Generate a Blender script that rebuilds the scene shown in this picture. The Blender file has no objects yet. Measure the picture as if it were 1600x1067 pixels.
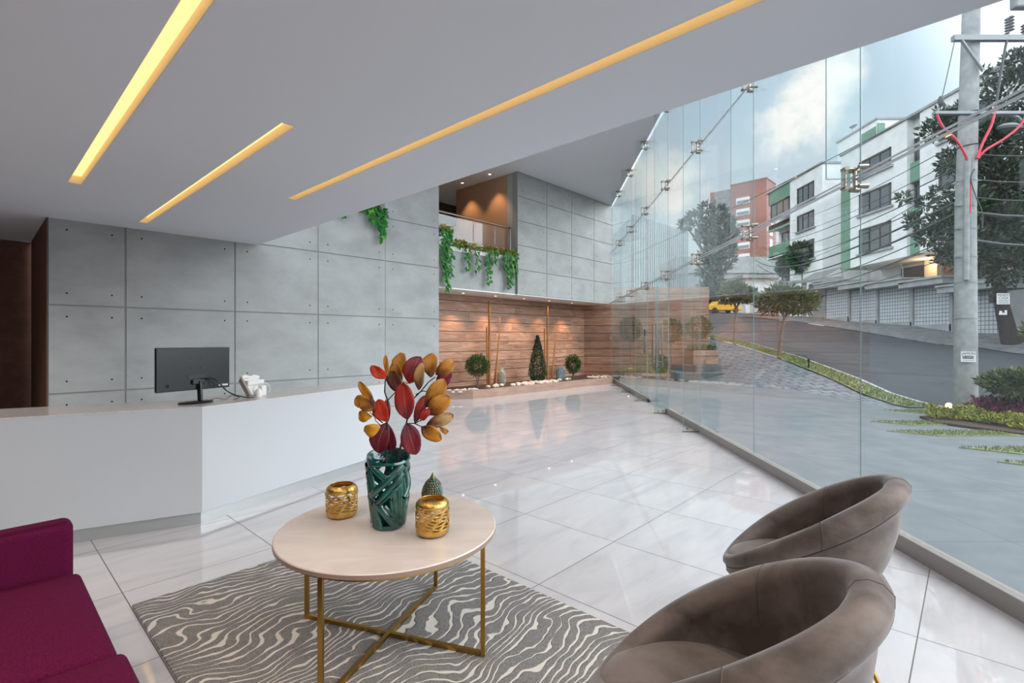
import bpy, math, random
from mathutils import Vector, Matrix, noise as mnoise
random.seed(7)
PI = math.pi
COL = bpy.context.scene.collection
F, HZ, CX, H = 780.0, 530.0, 800.0, 1.45          # focal length in px, horizon row, centre column, eye height
UA = math.radians(47.35)                           # the stone walls and floor tiles run along this heading
U = Vector((math.cos(UA), math.sin(UA), 0)); V = Vector((-math.sin(UA), math.cos(UA), 0))
GA = math.radians(86.77)                           # the glass front runs along this heading
GO = Vector((2.494, 0, 0)); GD = Vector((math.cos(GA), math.sin(GA), 0)); GN = Vector((-math.sin(GA), math.cos(GA), 0))
def at(px, py, Y): return Vector(((px-CX)/F*Y, Y, H-(py-HZ)/F*Y))
def on(px, py, z):
    Y = (H-z)*F/(py-HZ); return Vector(((px-CX)/F*Y, Y, z))
def st(s, t, z=0): p = U*s+V*t; return Vector((p.x, p.y, z))
def gx(Y): return 2.494+.0564*Y
def interp(tab, y):
    if y <= tab[0][0]: return tab[0][1]
    for (a, b), (c, d) in zip(tab, tab[1:]):
        if y <= c:
            k = (y-a)/(c-a); return b+(d-b)*k
    return tab[-1][1]
def srgb(c):
    return tuple((x/255/12.92 if x/255 <= .04045 else ((x/255+.055)/1.055)**2.4) for x in c[:3])+(1,)

# ---------------------------------------------------------------- materials
def N(nt, typ, **kw):
    n = nt.nodes.new(typ)
    for k, v in kw.items():
        if k in n.inputs.keys(): n.inputs[k].default_value = v
        else: setattr(n, k, v)
    return n
def new_mat(name):
    m = bpy.data.materials.new(name); m.use_nodes = True
    nt = m.node_tree; b = nt.nodes['Principled BSDF']; return m, nt, b
def coords(nt, scale=(1, 1, 1)):
    tc = N(nt, 'ShaderNodeTexCoord'); mp = N(nt, 'ShaderNodeMapping'); mp.inputs['Scale'].default_value = scale
    nt.links.new(tc.outputs['Object'], mp.inputs['Vector']); return mp.outputs['Vector']
def ramp(nt, fac, stops):
    r = N(nt, 'ShaderNodeValToRGB'); e = r.color_ramp.elements
    while len(e) < len(stops): e.new(.5)
    for k, (p, c) in zip(e, stops): k.position = p; k.color = c
    nt.links.new(fac, r.inputs['Fac']); return r.outputs['Color']
def mat(name, c, r=.5, m=0, c2=None, ns=5, stretch=(1, 1, 1), detail=4, lo=.35, hi=.65, bump=0, bs=40, spec=.5, coat=0, sheen=0, rr=None, dist=0):
    M, nt, b = new_mat(name); L = nt.links
    b.inputs['Base Color'].default_value = srgb(c); b.inputs['Roughness'].default_value = r
    b.inputs['Metallic'].default_value = m; b.inputs['Specular IOR Level'].default_value = spec
    b.inputs['Coat Weight'].default_value = coat; b.inputs['Sheen Weight'].default_value = sheen
    if sheen: b.inputs['Sheen Roughness'].default_value = .4
    v = coords(nt, stretch)
    if c2:
        n = N(nt, 'ShaderNodeTexNoise', Scale=ns, Detail=detail, Roughness=.6, Distortion=dist); L.new(v, n.inputs['Vector'])
        L.new(ramp(nt, n.outputs['Fac'], [(lo, srgb(c)), (hi, srgb(c2))]), b.inputs['Base Color'])
        if rr:
            mr = N(nt, 'ShaderNodeMapRange'); mr.inputs['To Min'].default_value = r; mr.inputs['To Max'].default_value = rr
            L.new(n.outputs['Fac'], mr.inputs['Value']); L.new(mr.outputs['Result'], b.inputs['Roughness'])
    if bump:
        n2 = N(nt, 'ShaderNodeTexNoise', Scale=bs, Detail=3); L.new(v, n2.inputs['Vector'])
        bp = N(nt, 'ShaderNodeBump', Strength=bump, Distance=.01); L.new(n2.outputs['Fac'], bp.inputs['Height']); L.new(bp.outputs['Normal'], b.inputs['Normal'])
    return M
def leaf_mat(name, cols, r=.5, trans=.25):
    M, nt, b = new_mat(name); L = nt.links
    g = N(nt, 'ShaderNodeNewGeometry')
    st_ = [(i/(len(cols)-1), srgb(c)) for i, c in enumerate(cols)]
    L.new(ramp(nt, g.outputs['Random Per Island'], st_), b.inputs['Base Color'])
    b.inputs['Roughness'].default_value = r; b.inputs['Specular IOR Level'].default_value = .35
    return M
def emit(name, c, s):
    M, nt, b = new_mat(name); b.inputs['Base Color'].default_value = (0, 0, 0, 1)
    b.inputs['Emission Color'].default_value = srgb(c); b.inputs['Emission Strength'].default_value = s; return M
def glass_mat(name, tint, f0=.04, rough=0, gain=.96):
    M = bpy.data.materials.new(name); M.use_nodes = True; nt = M.node_tree; L = nt.links; nt.nodes.clear()
    o = N(nt, 'ShaderNodeOutputMaterial'); t = N(nt, 'ShaderNodeBsdfTransparent'); g = N(nt, 'ShaderNodeBsdfGlossy', Roughness=rough)
    t.inputs['Color'].default_value = tint+(1,); g.inputs['Color'].default_value = (1, 1, 1, 1)
    lw = N(nt, 'ShaderNodeLayerWeight', Blend=.5); p = N(nt, 'ShaderNodeMath', operation='POWER'); p.inputs[1].default_value = 5
    ma = N(nt, 'ShaderNodeMath', operation='MULTIPLY_ADD'); ma.inputs[1].default_value = gain; ma.inputs[2].default_value = f0
    mx = N(nt, 'ShaderNodeMixShader')
    L.new(lw.outputs['Facing'], p.inputs[0]); L.new(p.outputs[0], ma.inputs[0]); L.new(ma.outputs[0], mx.inputs['Fac'])
    L.new(t.outputs[0], mx.inputs[1]); L.new(g.outputs[0], mx.inputs[2]); L.new(mx.outputs[0], o.inputs['Surface'])
    return M

def floor_mat():
    M, nt, b = new_mat('polished marble tile'); L = nt.links
    v = coords(nt)
    sp = N(nt, 'ShaderNodeSeparateXYZ'); L.new(v, sp.inputs[0])
    T = .845
    def axis(out, off):
        a = N(nt, 'ShaderNodeMath', operation='SUBTRACT'); a.inputs[1].default_value = off; L.new(out, a.inputs[0])
        d = N(nt, 'ShaderNodeMath', operation='DIVIDE'); d.inputs[1].default_value = T; L.new(a.outputs[0], d.inputs[0])
        f = N(nt, 'ShaderNodeMath', operation='PINGPONG'); f.inputs[1].default_value = .5; L.new(d.outputs[0], f.inputs[0])
        fl = N(nt, 'ShaderNodeMath', operation='FLOOR'); L.new(d.outputs[0], fl.inputs[0])
        return f.outputs[0], fl.outputs[0]
    fs, is_ = axis(sp.outputs['X'], .59); ft, it_ = axis(sp.outputs['Y'], 2.73-.845*3)
    mn = N(nt, 'ShaderNodeMath', operation='MINIMUM'); L.new(fs, mn.inputs[0]); L.new(ft, mn.inputs[1])
    lt = N(nt, 'ShaderNodeMath', operation='LESS_THAN'); lt.inputs[1].default_value = .0032; L.new(mn.outputs[0], lt.inputs[0])
    cm = N(nt, 'ShaderNodeCombineXYZ'); L.new(is_, cm.inputs[0]); L.new(it_, cm.inputs[1])
    wn = N(nt, 'ShaderNodeTexWhiteNoise'); L.new(cm.outputs[0], wn.inputs['Vector'])
    va = N(nt, 'ShaderNodeVectorMath', operation='MULTIPLY_ADD'); va.inputs[1].default_value = (9, 9, 9)
    L.new(wn.outputs['Color'], va.inputs[0]); L.new(v, va.inputs[2])
    mp = N(nt, 'ShaderNodeMapping'); mp.inputs['Scale'].default_value = (.8, 3.2, 1); mp.inputs['Rotation'].default_value = (0, 0, .35); L.new(va.outputs[0], mp.inputs['Vector'])
    n = N(nt, 'ShaderNodeTexNoise', Scale=1.1, Detail=7, Roughness=.6, Distortion=1.2); L.new(mp.outputs[0], n.inputs['Vector'])
    col = ramp(nt, n.outputs['Fac'], [(.3, srgb((188, 184, 186))), (.5, srgb((200, 196, 197))), (.7, srgb((206, 202, 202)))])
    mx = N(nt, 'ShaderNodeMix', data_type='RGBA'); L.new(lt.outputs[0], mx.inputs[0]); L.new(col, mx.inputs[6]); mx.inputs[7].default_value = srgb((92, 88, 84))
    L.new(mx.outputs[2], b.inputs['Base Color'])
    ro = N(nt, 'ShaderNodeMath', operation='MULTIPLY_ADD'); ro.inputs[1].default_value = .6; ro.inputs[2].default_value = .03; L.new(lt.outputs[0], ro.inputs[0]); L.new(ro.outputs[0], b.inputs['Roughness'])
    b.inputs['IOR'].default_value = 1.75
    w = N(nt, 'ShaderNodeTexNoise', Scale=5, Detail=1); L.new(v, w.inputs['Vector'])
    bp = N(nt, 'ShaderNodeBump', Strength=.06, Distance=.004); L.new(w.outputs['Fac'], bp.inputs['Height']); L.new(bp.outputs['Normal'], b.inputs['Normal'])
    return M
def wood_mat():
    M, nt, b = new_mat('wood look planks'); L = nt.links
    v = coords(nt); sp = N(nt, 'ShaderNodeSeparateXYZ'); L.new(v, sp.inputs[0])
    d = N(nt, 'ShaderNodeMath', operation='DIVIDE'); d.inputs[1].default_value = .278; L.new(sp.outputs['Z'], d.inputs[0])
    fl = N(nt, 'ShaderNodeMath', operation='FLOOR'); L.new(d.outputs[0], fl.inputs[0])
    of = N(nt, 'ShaderNodeMath', operation='MULTIPLY_ADD'); of.inputs[1].default_value = .53; L.new(fl.outputs[0], of.inputs[0]); L.new(sp.outputs['X'], of.inputs[2])
    d2 = N(nt, 'ShaderNodeMath', operation='DIVIDE'); d2.inputs[1].default_value = 1.2; L.new(of.outputs[0], d2.inputs[0])
    f2 = N(nt, 'ShaderNodeMath', operation='FLOOR'); L.new(d2.outputs[0], f2.inputs[0])
    cm = N(nt, 'ShaderNodeCombineXYZ'); L.new(fl.outputs[0], cm.inputs[0]); L.new(f2.outputs[0], cm.inputs[1])
    wn = N(nt, 'ShaderNodeTexWhiteNoise'); L.new(cm.outputs[0], wn.inputs['Vector'])
    va = N(nt, 'ShaderNodeVectorMath', operation='MULTIPLY_ADD'); va.inputs[1].default_value = (7, 7, 7); L.new(wn.outputs['Color'], va.inputs[0]); L.new(v, va.inputs[2])
    mp = N(nt, 'ShaderNodeMapping'); mp.inputs['Scale'].default_value = (.9, .9, 9); L.new(va.outputs[0], mp.inputs['Vector'])
    n = N(nt, 'ShaderNodeTexNoise', Scale=1.6, Detail=6, Roughness=.65, Distortion=.8); L.new(mp.outputs[0], n.inputs['Vector'])
    col = ramp(nt, n.outputs['Fac'], [(.28, srgb((132, 98, 80))), (.5, srgb((172, 134, 112))), (.72, srgb((200, 166, 144)))])
    hs = N(nt, 'ShaderNodeHueSaturation'); mr = N(nt, 'ShaderNodeMapRange'); mr.inputs['To Min'].default_value = .82; mr.inputs['To Max'].default_value = 1.12
    L.new(wn.outputs['Value'], mr.inputs['Value']); L.new(mr.outputs[0], hs.inputs['Value']); L.new(col, hs.inputs['Color'])
    pz = N(nt, 'ShaderNodeMath', operation='PINGPONG'); pz.inputs[1].default_value = .5; L.new(d.outputs[0], pz.inputs[0])
    lt = N(nt, 'ShaderNodeMath', operation='LESS_THAN'); lt.inputs[1].default_value = .03; L.new(pz.outputs[0], lt.inputs[0])
    mx = N(nt, 'ShaderNodeMix', data_type='RGBA'); L.new(lt.outputs[0], mx.inputs[0]); L.new(hs.outputs[0], mx.inputs[6]); mx.inputs[7].default_value = srgb((48, 36, 32))
    L.new(mx.outputs[2], b.inputs['Base Color']); b.inputs['Roughness'].default_value = .45
    iv = N(nt, 'ShaderNodeMath', operation='SUBTRACT'); iv.inputs[0].default_value = 1; L.new(lt.outputs[0], iv.inputs[1])
    bp = N(nt, 'ShaderNodeBump', Strength=.5, Distance=.01); L.new(iv.outputs[0], bp.inputs['Height']); L.new(bp.outputs['Normal'], b.inputs['Normal'])
    return M
def rug_mat():
    M, nt, b = new_mat('carved pile rug'); L = nt.links
    v = coords(nt)
    n = N(nt, 'ShaderNodeTexNoise', Scale=1.5, Detail=2, Roughness=.5, Distortion=.4); L.new(v, n.inputs['Vector'])
    n2 = N(nt, 'ShaderNodeTexNoise', Scale=6, Detail=2); L.new(v, n2.inputs['Vector'])
    sp = N(nt, 'ShaderNodeSeparateXYZ'); L.new(v, sp.inputs[0])
    a = N(nt, 'ShaderNodeMath', operation='MULTIPLY'); a.inputs[1].default_value = 14; L.new(n.outputs['Fac'], a.inputs[0])
    c = N(nt, 'ShaderNodeMath', operation='MULTIPLY_ADD'); c.inputs[1].default_value = 2.3; L.new(n2.outputs['Fac'], c.inputs[0]); L.new(a.outputs[0], c.inputs[2])
    e = N(nt, 'ShaderNodeMath', operation='MULTIPLY_ADD'); e.inputs[1].default_value = 20; L.new(sp.outputs['Y'], e.inputs[0]); L.new(c.outputs[0], e.inputs[2])
    f = N(nt, 'ShaderNodeMath', operation='PINGPONG'); f.inputs[1].default_value = .5; L.new(e.outputs[0], f.inputs[0])
    n3 = N(nt, 'ShaderNodeTexNoise', Scale=7, Detail=1); L.new(v, n3.inputs['Vector'])
    th = N(nt, 'ShaderNodeMath', operation='MULTIPLY_ADD'); th.inputs[1].default_value = .4; th.inputs[2].default_value = -.09; L.new(n3.outputs['Fac'], th.inputs[0])
    d = N(nt, 'ShaderNodeMath', operation='SUBTRACT'); L.new(f.outputs[0], d.inputs[0]); L.new(th.outputs[0], d.inputs[1])
    mr = N(nt, 'ShaderNodeMapRange'); mr.inputs['From Min'].default_value = -.02; mr.inputs['From Max'].default_value = .04; L.new(d.outputs[0], mr.inputs['Value'])
    sm = N(nt, 'ShaderNodeTexNoise', Scale=260, Detail=2); L.new(v, sm.inputs['Vector'])
    gcol = ramp(nt, sm.outputs['Fac'], [(.35, srgb((98, 95, 93))), (.65, srgb((148, 145, 142)))])
    mx = N(nt, 'ShaderNodeMix', data_type='RGBA'); L.new(mr.outputs[0], mx.inputs[0]); mx.inputs[6].default_value = srgb((210, 203, 194)); L.new(gcol, mx.inputs[7])
    L.new(mx.outputs[2], b.inputs['Base Color']); b.inputs['Roughness'].default_value = .95; b.inputs['Specular IOR Level'].default_value = .1
    hh = N(nt, 'ShaderNodeMath', operation='MULTIPLY_ADD'); hh.inputs[1].default_value = .25; L.new(sm.outputs['Fac'], hh.inputs[0]); L.new(mr.outputs[0], hh.inputs[2])
    bp = N(nt, 'ShaderNodeBump', Strength=.8, Distance=.008); L.new(hh.outputs[0], bp.inputs['Height']); L.new(bp.outputs['Normal'], b.inputs['Normal'])
    return M
def grid_mat(name, c, line, T, w=.03, axes='XY', rough=.7, c2=None, off=0, aspect=1.0, var=.0):
    M, nt, b = new_mat(name); L = nt.links; v = coords(nt)
    sp = N(nt, 'ShaderNodeSeparateXYZ'); L.new(v, sp.inputs[0]); o = []
    rows = None
    for i, ax in enumerate(axes):
        d = N(nt, 'ShaderNodeMath', operation='DIVIDE'); d.inputs[1].default_value = T*(aspect if i == 0 else 1); L.new(sp.outputs[ax], d.inputs[0])
        o.append(d.outputs[0])
    if off:
        fr = N(nt, 'ShaderNodeMath', operation='FLOOR'); L.new(o[1], fr.inputs[0])
        ad = N(nt, 'ShaderNodeMath', operation='MULTIPLY_ADD'); ad.inputs[1].default_value = off; L.new(fr.outputs[0], ad.inputs[0]); L.new(o[0], ad.inputs[2]); o[0] = ad.outputs[0]
    p = []
    for x in o:
        k = N(nt, 'ShaderNodeMath', operation='PINGPONG'); k.inputs[1].default_value = .5; L.new(x, k.inputs[0]); p.append(k.outputs[0])
    mn = N(nt, 'ShaderNodeMath', operation='MINIMUM'); L.new(p[0], mn.inputs[0]); L.new(p[1], mn.inputs[1])
    lt = N(nt, 'ShaderNodeMath', operation='LESS_THAN'); lt.inputs[1].default_value = w; L.new(mn.outputs[0], lt.inputs[0])
    mx = N(nt, 'ShaderNodeMix', data_type='RGBA'); L.new(lt.outputs[0], mx.inputs[0]); mx.inputs[7].default_value = srgb(line)
    n = N(nt, 'ShaderNodeTexNoise', Scale=2.5, Detail=5); L.new(v, n.inputs['Vector'])
    L.new(ramp(nt, n.outputs['Fac'], [(.35, srgb(c)), (.65, srgb(c2 or c))]), mx.inputs[6])
    L.new(mx.outputs[2], b.inputs['Base Color']); b.inputs['Roughness'].default_value = rough
    bp = N(nt, 'ShaderNodeBump', Strength=.4, Distance=.01); bp.invert = True; L.new(lt.outputs[0], bp.inputs['Height']); L.new(bp.outputs['Normal'], b.inputs['Normal'])
    return M

M = dict(
    woodplain=mat('light wood border', (172, 142, 126), .5, c2=(148, 120, 104), ns=2.2, stretch=(1, 1, 7), detail=6), gravy=mat('rear wall paint', (206, 202, 198), .85),
    floor=floor_mat(), wood=wood_mat(), rug=rug_mat(),
    concrete=mat('cast concrete panel', (148, 150, 149), .62, c2=(170, 172, 171), ns=1.6, detail=9, lo=.3, hi=.7, bump=.12, bs=30, stretch=(1, 1, 1.6)),
    joint=mat('concrete joint', (140, 140, 138), .8), hole=mat('tie hole', (32, 32, 32), .9),
    plaster=mat('white ceiling paint', (221, 225, 231), .85), brown=mat('dark brown panel', (112, 74, 56), .7, c2=(94, 63, 50), ns=8),
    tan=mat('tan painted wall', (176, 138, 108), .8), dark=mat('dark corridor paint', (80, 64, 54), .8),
    cove=emit('warm led diffuser', (255, 212, 138), 1.35), covew=mat('cove white paint', (240, 228, 200), .7),
    glass=glass_mat('clear facade glass', (.955, .975, .975)), finglass=glass_mat('fin glass', (.93, .965, .965)),
    gedge=mat('green glass edge', (138, 158, 160), .2), steel=mat('brushed stainless steel', (158, 148, 138), .28, 1), kick=mat('kerb aluminium cladding', (146, 141, 136), .5),
    dsteel=mat('dark steel', (70, 66, 62), .4, .8),
    desk=mat('glossy white laminate', (190, 192, 195), .25), desktop=mat('pale polished quartz', (196, 188, 184), .12, c2=(208, 200, 196), ns=30),
    plinth=mat('brushed aluminium plinth', (190, 192, 192), .3, .6),
    black=mat('black plastic', (24, 25, 28), .35), blackg=mat('black gloss back', (18, 20, 25), .25, c2=(24, 26, 31), ns=60), screen=mat('screen bezel', (12, 12, 14), .3),
    white=mat('white plastic', (226, 224, 220), .4), greyp=mat('grey plastic', (150, 140, 132), .5), label=mat('sticker', (205, 210, 212), .5),
    top=mat('table top stone', (222, 208, 198), .28, c2=(206, 190, 180), ns=2.2, detail=6, stretch=(1, 3, 1), dist=.8), rim=mat('table top edge', (150, 128, 114), .35),
    brass=mat('satin brass', (178, 140, 72), .3, 1), gold=mat('hammered gold', (232, 192, 112), .3, 1, c2=(206, 162, 86), ns=20, bump=.3, bs=90),
    purple=mat('purple woven upholstery', (102, 22, 60), .9, c2=(76, 13, 48), ns=220, detail=2, bump=.5, bs=500, spec=.1),
    velvet=mat('taupe velvet', (118, 106, 99), .7, c2=(80, 70, 65), ns=4.5, detail=5, spec=.2, sheen=.35, dist=.3, lo=.38, hi=.62, bump=.05, bs=200),  # paler and darker patches paint velvet sheen streaks into the colour
    seam=mat('velvet seam', (92, 79, 72), .9),
    teal=mat('glazed teal ceramic', (10, 92, 82), .1, c2=(4, 56, 52), ns=14, coat=.8), curl=mat('bronze glazed curls', (150, 128, 92), .3, .6, c2=(60, 84, 72), ns=60),
    tealface=mat('teal glazed face', (66, 128, 122), .2, coat=.5),
    stem=mat('dark branch', (46, 34, 36), .7), bark=mat('grey brown bark', (124, 114, 104), .9, c2=(96, 88, 80), ns=12, bump=.4, bs=30), darkbark=mat('dark bark', (66, 60, 58), .9, c2=(50, 47, 46), ns=8, bump=.4, bs=20),
    bamboo=mat('dry bamboo', (176, 122, 62), .5, c2=(140, 92, 46), ns=4, stretch=(1, 1, 12)), soil=mat('dark soil and bark chips', (52, 40, 34), .95, c2=(84, 64, 52), ns=40, bump=1, bs=60),
    pebble=mat('white river pebble', (222, 214, 204), .6, c2=(190, 180, 170), ns=9), rock=mat('grey boulder', (160, 152, 140), .8, c2=(120, 112, 102), ns=12, bump=.6, bs=20), slate=mat('blue grey slate', (112, 124, 124), .7, c2=(84, 96, 98), ns=9),
    shrub=leaf_mat('shrub leaves', [(38, 58, 32), (74, 98, 52), (52, 78, 44), (110, 124, 66)]),
    conif=leaf_mat('cypress leaves', [(34, 52, 36), (64, 86, 58), (46, 68, 46), (96, 110, 76)]),
    ivy=leaf_mat('ivy leaves', [(16, 84, 30), (36, 128, 36), (22, 100, 38), (90, 152, 50)], .4), ivyb=leaf_mat('ivy crown leaves', [(150, 146, 50), (70, 120, 44), (176, 140, 60), (44, 104, 44)], .5),
    tree=leaf_mat('street tree leaves', [(56, 72, 52), (92, 108, 72), (70, 88, 60), (120, 128, 84)]), dtree=leaf_mat('dark tree leaves', [(44, 58, 52), (74, 88, 74), (56, 70, 60), (92, 106, 86)]),
    euc=leaf_mat('eucalyptus leaves', [(70, 86, 84), (104, 120, 112), (86, 102, 98), (128, 140, 128)]),
    grass=leaf_mat('grass blades', [(86, 106, 62), (116, 130, 78), (100, 116, 68), (132, 138, 96)], .7), turf=mat('grass turf', (104, 118, 76), .95, c2=(134, 132, 96), ns=12),
    yell=leaf_mat('yellow green groundcover leaves', [(112, 122, 52), (164, 162, 66), (134, 142, 58), (80, 92, 44)], .6), purp=leaf_mat('purple foliage leaves', [(74, 26, 52), (120, 44, 84), (92, 34, 66), (60, 26, 44)], .5),
    plaza=grid_mat('plaza slabs', (96, 103, 108), (78, 85, 92), 1.2, .004, c2=(110, 116, 120), rough=.6), pavers=grid_mat('grey block pavers', (122, 128, 134), (76, 82, 90), .22, .07, c2=(104, 110, 116), off=.5, aspect=1.6),
    asphalt=mat('asphalt', (52, 57, 63), .85, c2=(42, 47, 53), ns=1.2, detail=10, bump=.3, bs=120), kerb=mat('kerb concrete', (170, 172, 172), .8, c2=(146, 148, 148), ns=3),
    drive=mat('driveway concrete', (112, 114, 116), .85, c2=(84, 86, 88), ns=2.5, detail=8), earth=mat('red earth bed', (150, 92, 76), .9, c2=(120, 100, 86), ns=3),
    pole=mat('pole concrete', (158, 162, 162), .85, c2=(136, 141, 142), ns=6, bump=.2, bs=25), gsteel=mat('galvanised steel', (132, 139, 143), .5, .3), whiterod=mat('pale satin rod', (205, 210, 212), .35, .5), red=mat('red cable sleeve', (206, 64, 84), .5), cable=mat('grey black cable', (70, 74, 78), .6), ceramic=mat('grey insulator', (128, 132, 134), .35),
    bwhite=mat('white render wall', (226, 230, 230), .85, c2=(210, 215, 216), ns=1.2), bgreen=mat('green painted panel', (104, 142, 122), .7), bgrey=mat('grey render wall', (156, 160, 162), .85, c2=(136, 140, 142), ns=1), beige=mat('beige wall', (186, 176, 160), .8),
    wframe=mat('dark window frame', (74, 68, 66), .5), pane=mat('window pane', (52, 60, 66), .06, spec=1.0, coat=1), wwhite=mat('white frame', (220, 224, 226), .5),
    brick=grid_mat('red brick', (158, 112, 104), (140, 108, 102), .6, .04, axes='ZX', c2=(146, 104, 96), rough=.9), gate=grid_mat('white gridded garage door', (186, 192, 196), (92, 100, 108), .21, .08, axes='YZ', c2=(174, 180, 185)), roofs=mat('concrete slab edge', (160, 165, 166), .85, c2=(142, 147, 148), ns=2),
    cladding=mat('steel louvre', (150, 166, 172), .4, .5), yellow=mat('yellow car paint', (236, 176, 32), .25, coat=1), tyre=mat('tyre rubber', (30, 30, 32), .8), lampw=emit('warm lamp glow', (255, 180, 90), 14), spot=emit('downlight lens', (255, 214, 160), 7), lens=emit('led ring', (255, 220, 180), 4), cream=mat('off white paint', (232, 230, 226), .7),
    paper=mat('sign paper', (224, 228, 230), .6), ink=mat('sign ink', (40, 44, 50), .7),
)
# ---------------------------------------------------------------- mesh collector
class MB:
    def __init__(s): s.v = []; s.f = []; s.m = []; s.mi = 0
    def add(s, vs, fs):
        o = len(s.v); s.v += [tuple(p) for p in vs]
        for f in fs: s.f.append(tuple(i+o for i in f)); s.m.append(s.mi)
        return s
    def use(s, i): s.mi = i; return s
    def box(s, x0, x1, y0, y1, z0, z1, fr=None):
        vs = [(x, y, z) for z in (z0, z1) for x, y in ((x0, y0), (x1, y0), (x1, y1), (x0, y1))]
        if fr: vs = [fr @ Vector(p) for p in vs]
        return s.add(vs, [(3, 2, 1, 0), (4, 5, 6, 7), (0, 1, 5, 4), (1, 2, 6, 5), (2, 3, 7, 6), (3, 0, 4, 7)])
    def prism(s, poly, z0, z1):
        n = len(poly)
        if n < 3: return s
        vs = [(p[0], p[1], z0) for p in poly]+[(p[0], p[1], z1) for p in poly]
        fs = [tuple(range(n-1, -1, -1)), tuple(range(n, 2*n))]+[(i, (i+1) % n, n+(i+1) % n, n+i) for i in range(n)]
        return s.add(vs, fs)
    def tube(s, pts, r, n=8, cap=True):
        pts = [Vector(p) for p in pts]; rs = r if isinstance(r, (list, tuple)) else [r]*len(pts); vs = []; ref = None
        for i, p in enumerate(pts):
            d = (pts[min(i+1, len(pts)-1)]-pts[max(i-1, 0)])
            d = d.normalized() if d.length > 1e-9 else Vector((0, 0, 1))
            if ref is None: ref = Vector((0, 0, 1)) if abs(d.z) < .9 else Vector((1, 0, 0))
            a = d.cross(ref).normalized(); b = a.cross(d).normalized(); ref = b
            for k in range(n):
                t = 2*PI*k/n; vs.append(p+(a*math.cos(t)+b*math.sin(t))*rs[i])
        fs = [(i*n+k, i*n+(k+1) % n, (i+1)*n+(k+1) % n, (i+1)*n+k) for i in range(len(pts)-1) for k in range(n)]
        if cap: fs += [tuple(range(n-1, -1, -1)), tuple((len(pts)-1)*n+k for k in range(n))]
        return s.add(vs, fs)
    def bar(s, p0, p1, w, h=None):
        p0, p1 = Vector(p0), Vector(p1); h = h or w; d = (p1-p0).normalized()
        ref = Vector((0, 0, 1)) if abs(d.z) < .9 else Vector((1, 0, 0)); a = d.cross(ref).normalized()*w/2; b = a.cross(d).normalized()*h/2
        vs = [p+i*a+j*b for p in (p0, p1) for i, j in ((-1, -1), (1, -1), (1, 1), (-1, 1))]
        return s.add(vs, [(3, 2, 1, 0), (4, 5, 6, 7), (0, 1, 5, 4), (1, 2, 6, 5), (2, 3, 7, 6), (3, 0, 4, 7)])
    def lathe(s, prof, c=(0, 0, 0), n=32, closed=False, sx=1, sy=1):
        vs = []
        for r, z in prof:
            for k in range(n):
                t = 2*PI*k/n; vs.append((c[0]+r*math.cos(t)*sx, c[1]+r*math.sin(t)*sy, c[2]+z))
        m = len(prof); fs = []
        for i in range(m if closed else m-1):
            j = (i+1) % m
            for k in range(n): fs.append((i*n+k, i*n+(k+1) % n, j*n+(k+1) % n, j*n+k))
        if not closed:
            if prof[0][0] > 1e-5: fs.append(tuple(range(n-1, -1, -1)))
            if prof[-1][0] > 1e-5: fs.append(tuple((m-1)*n+k for k in range(n)))
        return s.add(vs, fs)
    def ball(s, c, r, seg=12, jit=0):
        r = r if isinstance(r, (tuple, list)) else (r, r, r); c = Vector(c); vs = []; rings = max(4, seg//2); o = Vector([random.uniform(0, 50) for _ in range(3)])
        for i in range(rings+1):
            a = PI*i/rings
            for k in range(seg):
                t = 2*PI*k/seg; d = Vector((math.sin(a)*math.cos(t), math.sin(a)*math.sin(t), math.cos(a)))
                q = 1+(mnoise.noise(d*1.6+o)*jit if jit else 0)
                vs.append(c+Vector((d.x*r[0], d.y*r[1], d.z*r[2]))*q)
        return s.add(vs, [((i+1)*seg+k, (i+1)*seg+(k+1) % seg, i*seg+(k+1) % seg, i*seg+k) for i in range(rings) for k in range(seg)])
    def leaf(s, p, d, l, w, up=None, fold=.25):
        d = d.normalized(); up = up or Vector((random.uniform(-1, 1), random.uniform(-1, 1), random.uniform(-1, 1)))
        a = d.cross(up)
        if a.length < 1e-4: a = d.orthogonal()
        a = a.normalized()*w/2; n = a.cross(d).normalized()*w*fold
        return s.add([p, p+d*l*.45+a+n, p+d*l, p+d*l*.45-a+n], [(0, 1, 2), (0, 2, 3)])
    def build(s, name, mats, parent=None, loc=(0, 0, 0), rz=0, smooth=None, bevel=0, bseg=2, sub=0):
        me = bpy.data.meshes.new(name); me.from_pydata(s.v, [], s.f)
        for m_ in (mats if isinstance(mats, (list, tuple)) else [mats]): me.materials.append(M[m_] if isinstance(m_, str) else m_)
        if any(s.m): me.polygons.foreach_set('material_index', s.m)
        me.update()
        if smooth is not None:
            me.polygons.foreach_set('use_smooth', [True]*len(me.polygons)); me.set_sharp_from_angle(angle=math.radians(smooth))
        o = bpy.data.objects.new(name, me); COL.objects.link(o); o.location = loc; o.rotation_euler = (0, 0, rz)
        if bevel:
            b = o.modifiers.new('bevel', 'BEVEL'); b.width = bevel; b.segments = bseg; b.limit_method = 'ANGLE'; b.angle_limit = .6
        if sub:
            b = o.modifiers.new('sub', 'SUBSURF'); b.levels = sub; b.render_levels = sub
        if parent is not None: o.parent = parent
        return o
def tag(o, label=None, cat=None, group=None, kind=None):
    for k, v in (('label', label), ('category', cat), ('group', group), ('kind', kind)):
        if v: o[k] = v
    return o
def empty(name, loc=(0, 0, 0), rz=0, label=None, cat=None, group=None, kind=None):
    o = bpy.data.objects.new(name, None); COL.objects.link(o); o.location = loc; o.rotation_euler = (0, 0, rz); o.empty_display_size = .1
    return tag(o, label, cat, group, kind)
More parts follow.
